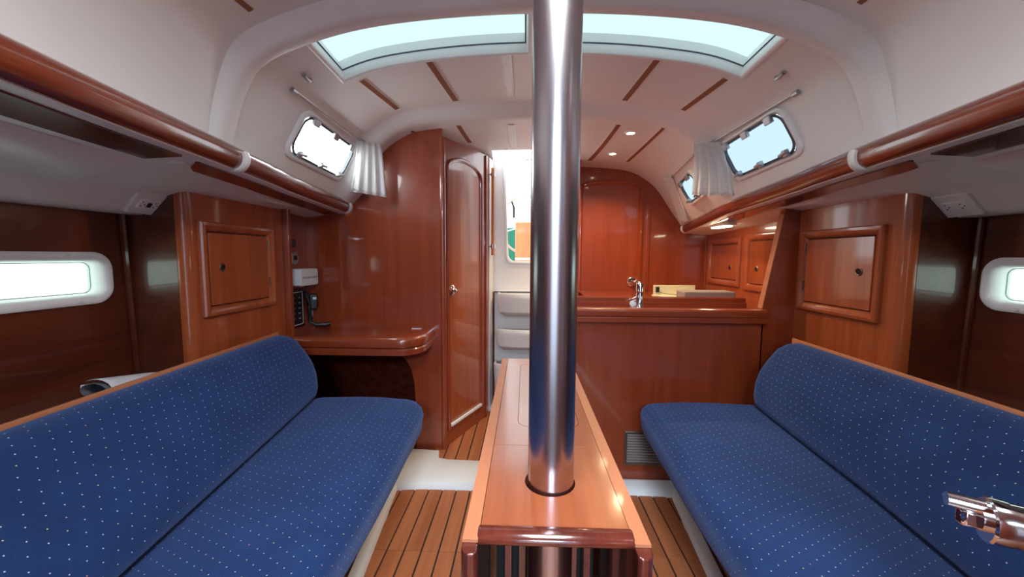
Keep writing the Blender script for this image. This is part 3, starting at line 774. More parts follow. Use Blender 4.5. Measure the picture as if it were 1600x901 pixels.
# nav instruments
frN = Fr((-1.235, 0, 0), (0, 1, 0))
t = thing('switch_socket', 'small black square socket above the oval gauge', 'socket', frN.p(1.93, 1.145))
bm = B(); prism(bm, rrect(1.905, 1.958, 1.140, 1.180, .004), frN, 0, .006); obj('plate', bm, M_black, t, bevel=.001)
bm = B(); lathe(bm, frN.p(1.931, 1.160, .006), frN.N, [(.011, 0), (.010, .003), (.006, .003), (.006, 0)], 16); obj('bezel', bm, M_gask, t)
t = thing('oval_gauge', 'oval silver gauge above the white speaker box', 'gauge', frN.p(1.94, 1.05))
bm = B(); loft(bm, [[frN.p(1.940 + a * r_ * .034, 1.082 + b * r_ * .034, d) for a, b in [(math.cos(2 * PI * k / 24), math.sin(2 * PI * k / 24)) for k in range(24)]] for r_, d in ((1, 0), (1, .008), (.85, .012))], True, True); obj('rim', bm, M_alu, t)
bm = B(); prism(bm, rrect(1.926, 1.954, 1.074, 1.096, .003), frN, .010, .0135); obj('display', bm, M_black, t)
t = thing('round_socket', 'round black cable socket left of the white speaker box', 'socket', frN.p(1.875, .955))
bm = B(); prism(bm, rrect(1.858, 1.898, .955, 1.012, .016), frN, 0, .005); obj('plate', bm, M_alu, t)
bm = B(); lathe(bm, frN.p(1.878, .984, .004), frN.N, [(.015, 0), (.015, .006), (.010, .008)], 16); obj('cap', bm, M_black, t)
t = thing('speaker_box', 'white plastic speaker box with grey lettering on the instrument panel', 'speaker', (-1.2, 1.96, .945))
fb = Fr((-1.165, 1.965, .985), (0, 1, 0))
bm = B(); prism(bm, rrect(-.082, .082, -.044, .044, .012), fb, -.069, 0); bx = obj('case', bm, M_plas, t, bevel=.006, seg=3)
cu = bpy.data.curves.new('lettering', 'FONT'); cu.body = 'STANDARD HORIZON'; cu.size = .0135; cu.align_x = 'CENTER'; cu.align_y = 'CENTER'; cu.extrude = .0003
to = bpy.data.objects.new('tmp', cu); COL.objects.link(to); bpy.context.view_layer.update()
me = bpy.data.meshes.new_from_object(to.evaluated_get(bpy.context.evaluated_depsgraph_get())); bpy.data.objects.remove(to)
bm = B(); bm.from_mesh(me); 
for v in bm.verts: v.co = fb.p(v.co.x, v.co.y - .002, .0006 + v.co.z)
obj('lettering', bm, M_text, t, smooth=0)
bm = B(); prism(bm, rrect(-.036, .036, -.038, .038, .006), Fr((-1.20, 1.883, .985), (1, 0, 0)), -.001, .0012); obj('grille', bm, M_gel, t)
bm = B(); tube(bm, [(-1.168, 1.93, .945), (-1.185, 1.945, .915), (-1.21, 1.98, .88), (-1.215, 2.01, .86)], .003, 6); obj('cable', bm, M_black, t)
t = thing('breaker_panel', 'black electrical breaker panel with white outline below the speaker box', 'panel', frN.p(1.93, .72))
bm = B(); prism(bm, rrect(1.845, 2.005, .722, .925, .004), frN, 0, .008); pn = obj('plate', bm, M_black, t, bevel=.001)
for a, b, c_, d_ in ((1.85, 1.995, .735, .738), (1.85, 1.995, .905, .908), (1.992, 1.995, .735, .908)):
    bm = B(); prism(bm, rrect(a, b, c_, d_, .0005, 1), frN, .008, .0088); obj('outline', bm, M_gel, t, smooth=0)
for k in range(5):
    bm = B(); prism(bm, rrect(1.955, 1.972, .765 + .027 * k, .772 + .027 * k, .002, 2), frN, .008, .011); obj('breaker_switch', bm, M_alu, t)
    bm = B(); prism(bm, rrect(1.905, 1.925, .765 + .027 * k, .775 + .027 * k, .002, 2), frN, .008, .013); obj('breaker_switch', bm, M_gask, t)
t = thing('radio_handset', 'black radio handset with coiled lead hanging beside the breaker panel', 'handset', (-1.19, 2.03, .74))
bm = B(); prism(bm, rrect(-.022, .026, -.042, .042, .012), Fr((-1.195, 2.030, .850), (.9, .45, 0)), -.018, .018); obj('body', bm, M_black, t, bevel=.005)
bm = B(); prism(bm, rrect(.004, .022, .012, .024, .002, 2), Fr((-1.195, 2.030, .850), (.9, .45, 0)), .016, .020); obj('badge', bm, M_alu, t)
bm = B(); tube(bm, [(-1.20, 2.03, .81), (-1.195, 2.03, .785), (-1.20, 2.032, .765)], .004, 8); obj('clip', bm, M_alu, t)
bm = B(); tube(bm, [(-1.225, 2.008, .905), (-1.20, 2.003, .88), (-1.195, 2.0, .83), (-1.195, 2.0, .78), (-1.19, 2.0, .742), (-1.17, 2.01, .725), (-1.13, 2.04, .722), (-1.11, 2.05, .726)], .011, 8); obj('lead', bm, M_black, t)
bm = B(); lathe(bm, (-1.228, 2.055, 1.195), (0, -1, 0), [(.005, 0), (.005, .006), (.002, .01)], 10)
bm.free()

# ------------------------------------------------------------------ head door on the angle
A, Bp = V((-.497, 2.075, 0)), V((-.309, 2.505, 0))
fd = Fr(A, Bp - A); WD = (Bp - A).length
t = thing('door_1', 'tall varnished head door with arched panel beside the nav bulkhead', 'door', (A + Bp) / 2, kind='structure')
bm = B(); prism(bm, [(0, 0.014), (WD, 0.014), (WD, 1.745), (0, 1.735)], fd, -.03, 0); obj('door_frame', bm, M_wz, t, smooth=0)
def arch(u0, u1, v0, v1, rise, n=16):
    def f(i):
        a, b = u0 + i, u1 - i; h = v1 - rise
        return [(a, v0 + i), (b, v0 + i)] + [((a + b) / 2 + (b - a) / 2 * math.cos(PI * k / n), h - i * .0 + (rise - i) * math.sin(PI * k / n) ** .8) for k in range(n + 1)]
    return f
ash = arch(.042, WD - .035, .10, 1.66, .10)
bm = B(); moulding(bm, ash, fd, [(0, -.001), (0, .008), (.006, .014), (.016, .014), (.024, .004), (.026, -.001)]); obj('arch_moulding', bm, M_wz, t, smooth=40)
bm = B(); moulding(bm, ash, fd, [(.026, .0012)] + [(.06, .0016)], True); obj('door_panel', bm, M_light, t, smooth=0)  # lighter cherry paints in the light falling on this door
bm = B(); box_fr(bm, fd, .066, WD - .058, .118, .134, .002, .016); obj('highlight_strip', bm, M_gel, t, bevel=.002)  # white strip stands in for the highlight on the panel's lower bevel
hd = Fr(fd.p(.092, .905), fd.U)
bm = B(); lathe(bm, hd.p(0, 0, .002), hd.N, [(.030, 0), (.030, .004), (.024, .008), (.012, .009), (.010, .03)], 24); h_ = obj('door_handle', bm, M_chrome, t)
bm = B(); tube(bm, [hd.p(0, 0, .028), hd.p(-.02, .002, .032), hd.p(-.035, .003, .03)], [.010, .009, .007], 10); obj('lever', bm, M_chrome, h_)
for z in (1.38, .98):
    bm = B(); tube(bm, [fd.p(WD - .033, z, .006), fd.p(WD - .033, z + .05, .006)], .005, 8); obj('hinge', bm, M_brass, t)

# jamb strip between the head door and the companionway
fj = Fr((-.309, 2.505, 0), V((-.272, 2.715, 0)) - V((-.309, 2.505, 0))); WJ = .2133
bm = B(); prism(bm, [(0, .012), (WJ, .012), (WJ, 1.765), (0, 1.750)], fj, -.03, 0); j = tag(obj('wall_jamb', bm, M_wz, smooth=0), 'narrow wooden jamb beside the companionway ladder', 'wall', kind='structure')
bm = B(); prism(bm, rrect(.005, .030, .012, 1.74, .004, 3), fj, 0, .012); obj('edge_strip', bm, M_wz, j)
bm = B(); prism(bm, rrect(.10, .20, .012, 1.75, .004, 3), fj, .0005, .006); obj('white_lining', bm, M_white, j)
bm = B(); tube(bm, [fj.p(.195, .02, .010), fj.p(.195, .85, .010)], .008, 8); obj('dark_edge', bm, M_dark, j)

# ------------------------------------------------------------------ companionway
t = thing('wall_companionway', 'white companionway bulkhead with an open hatchway to the cockpit', 'wall', (0, 2.72, 0), kind='structure')
fc = Fr((0, 2.72, 0), (1, 0, 0))
def cyl_pts(cx, cy, r, a0, a1, n=6): return [(cx + r * math.cos(math.radians(a0 + (a1 - a0) * k / n)), cy + r * math.sin(math.radians(a0 + (a1 - a0) * k / n))) for k in range(n + 1)]
hole = [(-.195, 1.90)] + cyl_pts(-.115, 1.115, .05, 175, 270) + cyl_pts(.115, 1.115, .05, 270, 365) + [(.195, 1.90)]
poly = [(-.30, .85), (.298, .85), (.298, 1.90)] + list(reversed(hole)) + [(-.30, 1.90)]
bm = B(); prism(bm, poly, fc, -.05, 0); obj('upper_panel', bm, M_gel, t, smooth=20)
bm = B(); loops = []
rim = hole
for du, d in ((0, .004), (.006, .010), (.014, .010), (.018, 0)):
    cxs = 0; loops.append([fc.p(u * (1 + du / .17) if abs(u) > .01 else u, v - (du if v < 1.3 else 0), d) for u, v in rim])
loft(bm, loops, closed=False); obj('rim', bm, M_gel, t, smooth=50)
bm = B(); box(bm, (-.272, 2.74, 0), (.30, 2.78, .86)); obj('lower_panel', bm, M_gel, t, smooth=0)
bm = B(); box(bm, (-.275, 2.72, .842), (.298, 2.78, .850)); obj('shadow_joint', bm, M_gask, t, smooth=0)
bm = B(); box(bm, (-.33, 2.60, .010), (.26, 2.74, .045)); bm.free()
lad = thing('companionway_ladder', 'white moulded companionway ladder with curved steps under the hatchway', 'ladder', (0, 2.65, .01))
bm = B(); box(bm, (-.285, 2.60, .0125), (.19, 2.739, .045)); obj('kick_base', bm, M_gel, lad, bevel=.008)
for k, (zt, hgt, yo) in enumerate(((.845, .16, 0.0), (.60, .15, -.02), (.365, .33, -.05))):
    def outl(ins, ex=0.0):
        w_ = .235 + .01 * k - ins; P = [(-w_, 2.739), (w_, 2.739)]
        P += [(w_ * math.cos(a), 2.66 + yo - ins * 0 - (.075 - ins + ex) * math.sin(a) ** .7) for a in [PI * q / 18 for q in range(19)]]; return P
    bm = B(); lp = [(0.06, zt - hgt, -.02), (.012, zt - hgt + .03, 0), (0, zt - .04, 0), (0, zt - .006, 0), (.004, zt, 0), (.014, zt, 0), (.018, zt - .022, 0)]
    loft(bm, [[V((x, y, z)) for x, y in outl(i, e)] for i, z, e in lp], True, True); stp = obj('step', bm, M_gel, lad, smooth=50)
    bm = B(); loft(bm, [[V((x, y, z)) for x, y in outl(.0185)] for z in (zt - .0218, zt - .0195 )], True, True); obj('tread', bm, M_tread if k else M_gel, stp, smooth=0)
bm = B(); box(bm, (-.25, 2.725, .045), (.25, 2.7395, .84)); obj('back_panel', bm, M_gel, lad, smooth=0)
# wooden grab rail at the companionway
t = thing('grab_rail', 'slim vertical wooden grab rail with steel brackets beside the companionway', 'grab rail', (-.245, 2.60, 1.10))
bm = B(); tube(bm, [(-.262, 2.60, 1.105), (-.262, 2.60, 1.68)], .0115, 12); obj('rod', bm, M_orange, t)
for z in (1.165, 1.64):
    bm = B(); tube(bm, [(-.262, 2.60, z), (-.292, 2.595, z)], .007, 10); lathe(bm, (-.262, 2.60, z - .013), (0, 0, 1), [(.0145, 0), (.0145, .026)], 14); obj('bracket', bm, M_chrome, t)

# ------------------------------------------------------------------ aft bulkhead on the galley side, with door
fa = Fr((0, 2.905, 0), (1, 0, 0))
top = [(S(2.905, 8 * k / 48, 1).x, S(2.905, 8 * k / 48, 1).z + .01) for k in range(49)]; top = [(x, z) for x, z in top if x > .31]
poly = [(.30, 0), (1.38, 0), (1.38, 1.33)] + [(1.15, 1.33)] + top[:] + [(.30, top[-1][1])]
bm = B(); prism(bm, poly, fa, -.03, 0); tag(obj('wall_galley', bm, M_wz, smooth=0), 'varnished wooden bulkhead behind the galley', 'wall', kind='structure')
bm = B(); box(bm, (.30, 2.72, 0), (.335, 2.904, 1.76)); tag(obj('wall_return', bm, M_wz, smooth=0), 'narrow wooden return wall beside the companionway', 'wall', kind='structure')
t = thing('door_2', 'varnished aft cabin door with arched panel behind the galley', 'door', (.6, 2.9, .01), kind='structure')
ash = arch(.345, .825, .05, 1.665, .07)
bm = B(); moulding(bm, ash, fa, [(0, -.001), (0, .010), (.008, .016), (.022, .016), (.034, .004), (.036, .001)]); obj('arch_moulding', bm, M_wz, t, smooth=40)
bm = B(); moulding(bm, ash, fa, [(.036, .0014), (.08, .0018)], True); obj('door_panel', bm, M_wz, t, smooth=0)
bm = B(); lathe(bm, fa.p(.758, .915, .002), fa.N, [(.036, 0), (.036, .005), (.030, .010), (.015, .011), (.012, .035)], 24); h_ = obj('door_handle', bm, M_chrome, t)
bm = B(); tube(bm, [fa.p(.758, .915, .032), fa.p(.79, .913, .036), fa.p(.815, .911, .034)], [.011, .010, .008], 10); obj('lever', bm, M_chrome, h_)
bm = B(); prism(bm, rrect(.855, .872, .86, 1.60, .006, 3), fa, 0, .012); obj('stile_bead', bm, M_wz, t)

# galley cupboards along the hull
frG = Fr((1.30, 0, 0), (0, -1, 0))
t = thing('galley_cupboard', 'run of wooden galley cupboards with two framed doors under the side deck', 'cupboard', (1.34, 2.36, .84))
bm = B(); box(bm, (1.30, 1.835, .80), (1.383, 2.904, 1.31)); obj('body', bm, M_light, t, smooth=0)
framed_door(t, frG, -2.86, -2.44, .915, 1.226, -2.83, -2.56, 1.035, bw=.040, nh=0)
framed_door(t, frG, -2.385, -1.96, .905, 1.238, -2.0, -2.27, 1.035, bw=.040, nh=0)
bm = B(); prism(bm, rrect(-2.9035, -2.89, .84, 1.30, .002, 2), frG, 0, .008); obj('corner_bead', bm, M_light, t)

# ------------------------------------------------------------------ galley unit
t = thing('galley_unit', 'varnished galley counter unit facing the saloon with a moulded top edge', 'counter', (.62, 2.2, 0))
fg = Fr((0, 1.80, 0), (1, 0, 0))
bm = B(); prism(bm, [(.195, .0), (1.0615, .0), (1.0615, .80), (.195, .80)], fg, -.03, 0); obj('front_panel', bm, M_wz, t, smooth=0)
bm = B(); loops = []
for x in (.185, .188, 1.058, 1.062):
    loops.append([V((x, y, z)) for y, z in ((1.80, .792), (1.778, .794), (1.772, .800), (1.772, .818), (1.776, .823), (1.771, .828), (1.770, .850), (1.776, .859), (1.788, .863), (1.83, .863), (1.84, .858), (1.84, .792))])
loft(bm, loops, True, True); obj('top_moulding', bm, M_wx, t, smooth=35)
bm = B(); loft(bm, [[V((x, y, z)) for x, y in ((.195, 1.84), (1.299, 1.84), (1.299, 2.90), (.348, 2.90), (.348, 2.48), (.195, 2.48))] for z in (.80, .845)], True, True); obj('worktop', bm, M_wx, t, smooth=0)
bm = B(); box(bm, (.195, 1.832, .0), (.215, 2.46, .80)); obj('end_panel', bm, M_wz, t, smooth=0)
bm = B(); box(bm, (.216, 2.44, .0), (.348, 2.46, .80)); obj('end_panel', bm, M_wz, t, smooth=0)
bm = B(); box(bm, (.338, 2.461, .0), (.348, 2.90, .80)); obj('end_panel', bm, M_wz, t, smooth=0)
bm = B(); loops = []
for x in (.196, .199, 1.062, 1.065):
    loops.append([V((x, y, z)) for y, z in ((1.945, .843), (1.945, .872), (1.955, .874), (1.955, .892), (1.960, .898), (1.985, .898), (1.99, .892), (1.99, .843))])
loft(bm, loops, True, True); obj('raised_fiddle', bm, M_wx, t, smooth=35)
# slanted divider continuing the counter front to the hull
bm = B(); prism(bm, [(1.062, .0), (1.384, .0), (1.384, 1.318), (1.132, 1.318), (1.125, 1.29), (1.055, .87), (1.055, .80)], Fr((0, 1.806, 0), (1, 0, 0)), -.026, .006)
dv = tag(obj('wall_galley_divider', bm, M_wz, smooth=0), 'dark wooden divider with a slanted edge between settee and galley', 'wall', kind='structure')
bm = B(); bx0 = Fr((0, 1.806, 0), (1, 0, 0)); prism(bm, [(1.051, .865), (1.0555, .865), (1.1285, 1.298), (1.124, 1.298)], bx0, -.0262, .0064); obj('edge_band', bm, M_lip, dv, smooth=0)
# vent grille
t = thing('vent_grille', 'brown louvred vent grille low on the galley panel beside the seat cushion', 'vent', (.54, 1.795, .10))
sh = lambda i: rrect(.440 + i, .640 - i, .100 + i, .268 - i, .003, 2)
bm = B(); moulding(bm, sh, fg, [(0, .0002), (0, .008), (.004, .010), (.012, .008), (.012, .0005)]); obj('vent_frame', bm, plain('bronze_grille', (.16, .10, .08), .35, metal=.5), t, smooth=25)
M_slat = plain('taupe_slat', (.36, .28, .26), .4, metal=.3)
bm = B(); box(bm, (.45, 1.7992, .11), (.63, 1.7998, .258)); obj('slat_shade', bm, M_void, t, smooth=0)  # flat black sheet painted as the shade between the slats
bm = B()
for k in range(11):
    z = .115 + k * .0132; loft(bm, [[V((x, 1.80 - d, z + h)) for x in (.453, .627)] for d, h in ((.001, .0075), (.009, .0015), (.009, .0))], closed=False)
o = obj('louvre', bm, M_slat, t, smooth=0); o['kind'] = 'stuff'

# ------------------------------------------------------------------ galley things
t = thing('faucet', 'chrome galley tap standing behind the counter edge', 'tap', (.522, 1.90, .845))
bm = B(); lathe(bm, (.522, 1.90, .845), (0, 0, 1), [(.021, 0), (.021, .012), (.0185, .016), (.0185, .082), (.020, .084)], 24); obj('body', bm, M_chrome, t)
bm = B(); lathe(bm, (.522, 1.90, .931), (0, 0, 1), [(.020, 0), (.0195, .004), (.0195, .034), (.017, .042)], 24); obj('mixer_cap', bm, M_chrome, t)
bm = B(); tube(bm, [(.515, 1.90, .900), (.505, 1.93, .888), (.494, 1.965, .872)], [.014, .013, .013], 12); obj('spout', bm, M_chrome, t)
bm = B(); lathe(bm, (.494, 1.925, .868), (-.2, -1, 0), [(.015, 0), (.015, .01), (.010, .012)], 14); obj('aerator', bm, M_gel, t)
t = thing('pale_board_rack', 'pale wooden board rack with a dark socket on the galley worktop', 'rack', (.92, 2.5, .845))
bm = B(); box(bm, (.795, 2.52, .8455), (1.06, 2.535, .918)); obj('back_board', bm, M_pale, t, bevel=.002)
bm = B(); loft(bm, [[V((x, y, z)) for x, y in ((.78, 2.519), (1.06, 2.519), (1.05, 2.40), (.83, 2.34))] for z in (.8455, .858)], True, True); obj('base_board', bm, M_pale, t, bevel=.002)
bm = B(); box(bm, (.806, 2.508, .872), (.828, 2.5195, .907)); obj('socket', bm, M_black, t, bevel=.002)
bm = B(); tube(bm, [(.825, 2.505, .875), (.86, 2.47, .866), (.90, 2.44, .864), (.93, 2.42, .861)], .002, 6); obj('cord', bm, M_black, t)
bm = B(); box(bm, (.868, 2.22, .8455), (1.158, 2.34, .905)); o = tag(obj('folded_mat', bm, M_mat, bevel=.008, seg=3), 'grey brown folded felt mat on the galley worktop beside the pale rack', 'mat')
t = thing('galley_lamp', 'small lit strip lamp under the side deck above the galley cupboards', 'lamp', (1.13, 2.42, 1.26))
pz = under(2.36, 1)[3].z
fl = Fr((1.135, 2.36, pz - .004), (0, 1, 0), (1, 0, 0))
flN = fl.N
bm = B(); box(bm, (1.108, 2.25, pz - .016), (1.162, 2.47, pz + .006)); obj('lamp_body', bm, M_plas, t, bevel=.006)
bm = B(); box(bm, (1.114, 2.29, pz - .024), (1.156, 2.46, pz - .0162)); obj('diffuser', bm, M_tube, t, bevel=.003)

# ------------------------------------------------------------------ ceiling strips, downlights, curtain tracks
STR = [(-1, 1.50, 4.72, 1.83, 4.95, 'w'), (-1, 1.465, 6.25, 1.85, 6.40, 'w'), (-1, 1.46, 7.50, 1.84, 7.50, 'g'), (1, 1.465, 6.15, 1.85, 6.25, 'w'), (1, 1.50, 4.62, 1.84, 4.80, 'w'),
       (-1, 2.04, 6.30, 2.32, 6.50, 'w'), (-1, 2.06, 7.5, 2.44, 7.53, 'g'), (1, 2.04, 6.15, 2.71, 6.55, 'w'), (1, 2.01, 4.85, 2.67, 5.42, 'w'),
       (-1, .75, 3.75, 1.035, 4.0, 'w'), (1, .75, 3.70, 1.035, 3.9, 'w'), (-1, 2.03, 4.9, 2.065, 4.95, 'w'), (1, 1.46, 7.45, 1.84, 7.42, 'g')]
for k, (side, ya, sa, yb, sb, kind) in enumerate(STR):
    def strip(hw, d0, d1):
        bm = B(); loops = []
        for q in range(11):
            y = ya + (yb - ya) * q / 10; s = sa + (sb - sa) * q / 10; ds = hw / .17
            loops.append([Sn(y, min(s + a * ds, 8), side, d) for a, d in ((-1, d0), (-1, d1), (1, d1), (1, d0))])
        return loft(bm, loops, True, True)
    where = ('ahead of the roof step' if ya > 1.3 else 'ahead of the arch beam') if ya < 1.9 else 'aft of the roof step'
    edge = ('by the mast post' if sa > 7 else 'midway to the cabin side' if sa > 5.5 else 'near the cabin side')
    lab = '%s %s strip on the %s roof %s, %s' % ('pale grey' if kind == 'g' else 'wooden', 'cover', 'nav' if side < 0 else 'galley', where, edge)
    o = tag(obj('trim_%d' % (20 + k), strip(.0125 if kind == 'w' else .014, -.001, .0025), M_seam if kind == 'w' else M_alu, smooth=0), lab, 'trim', kind='structure')
    obj('strip_face', strip(.0092, .002, .0045), M_strip if kind == 'w' else M_gel, o, smooth=0)
for y, s, where in ((2.14, 5.75, 'nearest the roof step'), (2.53, 6.02, 'nearest the galley bulkhead')):
    p = Sn(y, s, 1, 0); t = thing('downlight', 'small lit recessed downlight over the galley %s' % where, 'downlight', p)
    bm = B(); lathe(bm, p, (0, 0, -1), [(.036, -.004), (.036, .003), (.030, .007), (.022, .006), (.020, .001)], 24); obj('rim', bm, M_gel, t)
    bm = B(); lathe(bm, p, (0, 0, -1), [(.020, .002), (.020, .0035), (.012, .007)], 20); obj('bulb', bm, M_lamp, t)
    l = bpy.data.lights.new('downlight_glow', 'SPOT'); l.energy = 20.0; l.color = (1, .76, .45); l.spot_size = 2.3; l.spot_blend = .8; l.shadow_soft_size = .02
    lo = bpy.data.objects.new('downlight_glow', l); COL.objects.link(lo); lo.location = p - V((0, 0, .02))
for side, ya, sa, yb, sb, lab in ((-1, 1.355, 3.0, 1.91, 3.02, 'slim curtain track above the nav side portlight'), (1, 1.375, 2.75, 1.91, 2.95, 'slim curtain track above the blue tinted portlight'), (1, 2.03, 2.85, 2.46, 3.0, 'short curtain track above the small galley portlight')):
    t = thing('curtain_track', lab, 'curtain track', Sn((ya + yb) / 2, sa, side, 0))
    bm = B(); tube(bm, [Sn(ya + (yb - ya) * q / 8, sa + (sb - sa) * q / 8, side, .005) for q in range(9)], .0055, 8); obj('track', bm, M_gel, t)
    bm = B(); tube(bm, [Sn(ya + (yb - ya) * q / 8, sa + (sb - sa) * q / 8, side, .0115) for q in range(9)], .002, 6); obj('groove', bm, M_tread, t)
    for y, s in ((ya, sa), (yb, sb)):
        bm = B(); tube(bm, [Sn(y - .012, s, side, .005), Sn(y + .012, s, side, .005)], .009, 8); obj('end_stop', bm, M_alu, t)
# little strap eyes on the ceiling
for side, y, s, lab in ((-1, 1.345, 3.75, 'tiny white hook on the roof beside the nav side skylight'), (1, 1.36, 3.75, 'tiny grey hook on the roof beside the galley side skylight')):
    bm = B(); tube(bm, [Sn(y - .02, s, side, .006), Sn(y, s, side, .010), Sn(y + .02, s, side, .006)], .006, 8)
    for q in (-.018, .018): lathe(bm, Sn(y + q, s, side, 0), Sn(y, s, side, 1) - Sn(y, s, side, 0), [(.008, -.001), (.008, .006)], 10)
    tag(obj('ceiling_hook', bm, M_alu), lab, 'hook')

for side, y, lab in ((-1, 1.235, 'small white stud on the cabin side above the nav side handrail'), (1, 1.29, 'small white stud on the cabin side above the galley side handrail')):
    p = Sn(y, .28, side, 0); bm = B(); lathe(bm, p, V((-side, 0, .2)), [(.007, -.002), (.007, .005), (.0045, .006), (.0045, .013), (.008, .014), (.008, .019), (.004, .021)], 12)
    tag(obj('curtain_stud', bm, M_plas), lab, 'stud')
# ------------------------------------------------------------------ curtains
def curtain(top_a, top_b, bot_a, bot_b, n_pl, label, amp=.007, bow=.02, lift=.0):
    bm = B(); nu, nv = n_pl * 8, 14; rows = []
    top_a, top_b, bot_a, bot_b = map(V, (top_a, top_b, bot_a, bot_b))
    nrm = ((top_b - top_a).cross(bot_a - top_a)).normalized()
    for j in range(nv + 1):
        f = j / nv; a = top_a.lerp(bot_a, f); b = top_b.lerp(bot_b, f); row = []
        for i in range(nu + 1):
            g = i / nu; am = amp * (.45 + .75 * f)
            p = a.lerp(b, g) + nrm * (am * math.sin(g * n_pl * 2 * PI + .8 * math.sin(3 * f)) - bow * math.sin(PI * f) * .5)
            p.z -= lift * math.sin(PI * g) * f + .004 * math.sin(g * n_pl * 4 * PI) * f
            row.append(p)
        rows.append(row)
    vs = [[bm.verts.new(p) for p in r] for r in rows]
    for j in range(nv):
        for i in range(nu): bm.faces.new((vs[j][i], vs[j][i + 1], vs[j + 1][i + 1], vs[j + 1][i]))
    t = thing('curtain', label, 'curtain', (bot_a + bot_b) / 2)
    obj('cloth', bm, M_curt, t, smooth=80, solid=.0012)
    bm = B(); tube(bm, [rows[-1][i] for i in range(0, nu + 1, 2)], .0022, 6); obj('hem', bm, M_curt, t)
    bm = B(); tube(bm, [rows[1][i] for i in range(0, nu + 1, 2)], .003, 6); obj('heading_tape', bm, M_curt, t)
    return t
curtain(Sn(1.87, 2.95, -1, .012), Sn(1.965, 3.45, -1, .014), (-.905, 1.90, 1.415), (-.760, 1.985, 1.400), 4, 'white gathered curtain hanging beside the nav bulkhead')
curtain(Sn(1.87, 2.75, 1, .012), Sn(1.965, 3.40, 1, .014), (.945, 1.885, 1.395), (.795, 2.0, 1.415), 4, 'white gathered curtain hanging between the two galley side portlights')
curtain(Sn(2.47, 3.0, 1, .010), Sn(2.60, 3.45, 1, .012), (1.035, 2.62, 1.345), (1.055, 2.80, 1.335), 3, 'narrow white curtain gathered against the galley bulkhead', amp=.006)

# ------------------------------------------------------------------ forward cabin door with lever handle, right beside the viewer
t = thing('door_3', 'open forward cabin door with a chrome lever handle', 'door', (.50, 0, .1), kind='structure')
bm = B(); box(bm, (.525, -.38, .06), (.555, .372, 1.66)); obj('door_leaf', bm, M_hull, t, bevel=.005)
H0 = V((.525, .335, .832)); HD = V((-.88, .47, .03)).normalized()
bm = B(); lathe(bm, H0, HD, [(.030, 0), (.030, .006), (.0215, .010), (.0215, .096), (.0225, .098), (.0225, .110), (.021, .112), (.012, .112), (.012, .116)], 28); h_ = obj('door_handle', bm, M_chrome, t)
bm = B(); tube(bm, [H0 + HD * q + V((0, 0, .012)) for q in (.108, .122, .140)], [.0075, .0075, .007], 12); obj('lever', bm, M_chrome, h_)
bm = B(); loft(bm, [[H0 + HD * q + V((0, dy, dz)) for dy, dz in ((-.005, -.012), (.005, -.012), (.005, .006), (-.005, .006))] for q in (.110, .124, .130)], True, True); obj('catch', bm, M_chrome, h_, bevel=.003)
bm = B(); lathe(bm, H0 + V((0, 0, -.045)), HD, [(.013, 0), (.013, .055), (.010, .065)], 18); obj('lock_barrel', bm, M_chrome, h_)

# ------------------------------------------------------------------ cockpit seen through the hatchway
bm = B(); box(bm, (-1.4, 2.80, .72), (1.4, 6.2, .80)); ck = tag(obj('floor_cockpit', bm, M_gel, smooth=0), 'white cockpit sole', 'floor', kind='structure')
t = thing('steering_pedestal', 'white steering pedestal with steel guard rail in the cockpit', 'pedestal', (0, 4.25, .80))
bm = B(); loft(bm, [[V((x * w_, 4.25 + y * w_, z)) for x, y in ((-.1, -.09), (.1, -.09), (.1, .09), (-.1, .09))] for w_, z in ((1.2, .80), (1, 1.0), (.9, 1.60), (1.15, 1.66), (1.15, 1.70))], True, True); obj('column', bm, M_gel, t, bevel=.01)
bm = B(); box(bm, (-.155, 4.10, 1.72), (.155, 4.22, 1.98)); obj('instrument_pod', bm, plain('pale_green_white', (.66, .74, .66), .4), t, bevel=.02)
bm = B(); tube(bm, [(-.115, 4.13, .80), (-.115, 4.13, 2.02), (-.085, 4.13, 2.09), (-.03, 4.13, 2.11), (.03, 4.13, 2.11), (.085, 4.13, 2.09), (.115, 4.13, 2.02), (.115, 4.13, .80)], .013, 10); obj('guard_rail', bm, M_chrome, t)
bm = B(); tube(bm, [(-.12, 4.08, 1.62), (.12, 4.08, 1.62)], .02, 10); obj('throttle', bm, M_chrome, t)
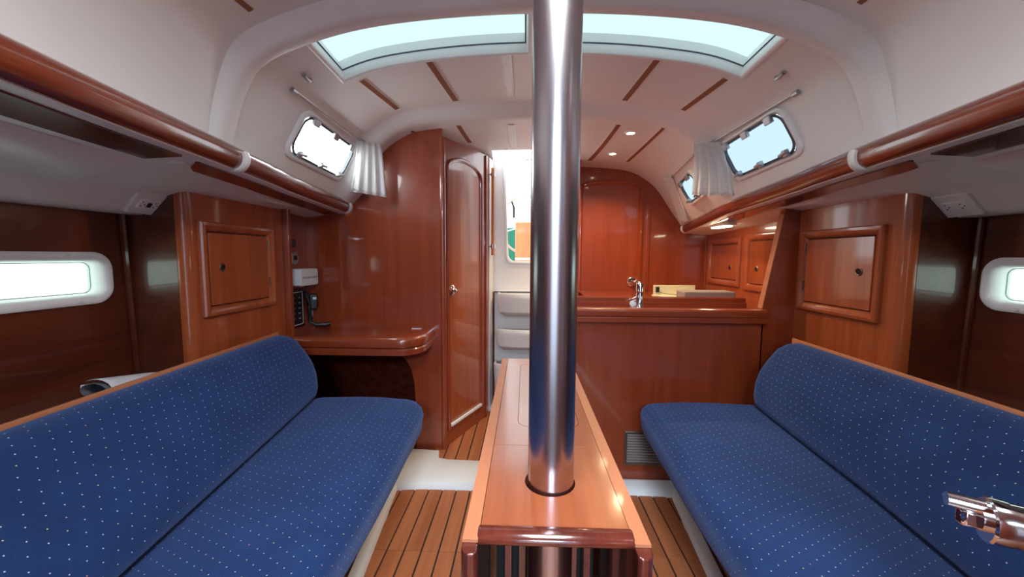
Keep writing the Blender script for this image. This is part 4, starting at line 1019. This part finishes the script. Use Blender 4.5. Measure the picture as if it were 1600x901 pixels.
bm = B(); tube(bm, [(-.165, 4.06, 1.50), (-.165, 4.03, 1.60), (-.185, 4.02, 1.66)], .012, 8); obj('lever', bm, M_black, t)
bm = B(); R = .34; c = V((.0, 4.42, 1.46)); pts = [c + V((R * math.cos(a), .05 * math.sin(a), R * math.sin(a))) for a in [2 * PI * k / 40 for k in range(41)]]
tube(bm, pts, .014, 10, cap=False); wh = obj('steering_wheel', bm, plain('tan_leather', (.55, .36, .30), .6), t)
for k in range(6):
    a = 2 * PI * k / 6 + .3; bm = B(); tube(bm, [c + V((.04 * math.cos(a), 0, .04 * math.sin(a))), c + V((R * math.cos(a), .05 * math.sin(a), R * math.sin(a)))], .006, 8); obj('spoke', bm, M_chrome, wh)
bm = B(); lathe(bm, c, (0, -1, 0), [(.05, -.03), (.05, .03), (.03, .05)], 18); obj('hub', bm, M_chrome, wh)
t = thing('cockpit_table', 'folded oiled teak cockpit table standing before the pedestal', 'table', (.05, 3.9, .80))
bm = B(); box(bm, (-.145, 3.88, .84), (.22, 3.93, 1.44)); obj('leaf', bm, M_orange, t, bevel=.01)
bm = B(); box(bm, (-.145, 3.86, 1.06), (.22, 3.879, 1.085)); obj('fiddle', bm, M_gel, t)
bm = B(); box(bm, (-.02, 3.89, .80), (.08, 3.94, .84)); obj('foot', bm, M_chrome, t)
bm = B(); loft(bm, [[V((x, y, z)) for x, y in ((-.40, 4.92), (-.12, 4.92), (-.12, 5.15), (-.40, 5.15))] for z in (.80, 1.40, 1.46)], True, True)
tag(obj('green_sail_bag', bm, M_green, bevel=.03, seg=3), 'dark green canvas bag standing on the cockpit sole', 'bag')
for side in (-1, 1):
    bm = B(); box(bm, (side * .42, 3.06, .80), (side * 1.4, 4.9, 1.12)); tag(obj('cockpit_bench', bm, M_gel, bevel=.02), 'white cockpit bench on the %s side' % ('nav' if side < 0 else 'galley'), 'bench')
bm = B(); tube(bm, [(-.245, 3.6, .80), (-.245, 3.6, 2.6)], .03, 12); tag(obj('backstay_post', bm, M_alu), 'grey upright post in the cockpit beside the steering wheel', 'post')
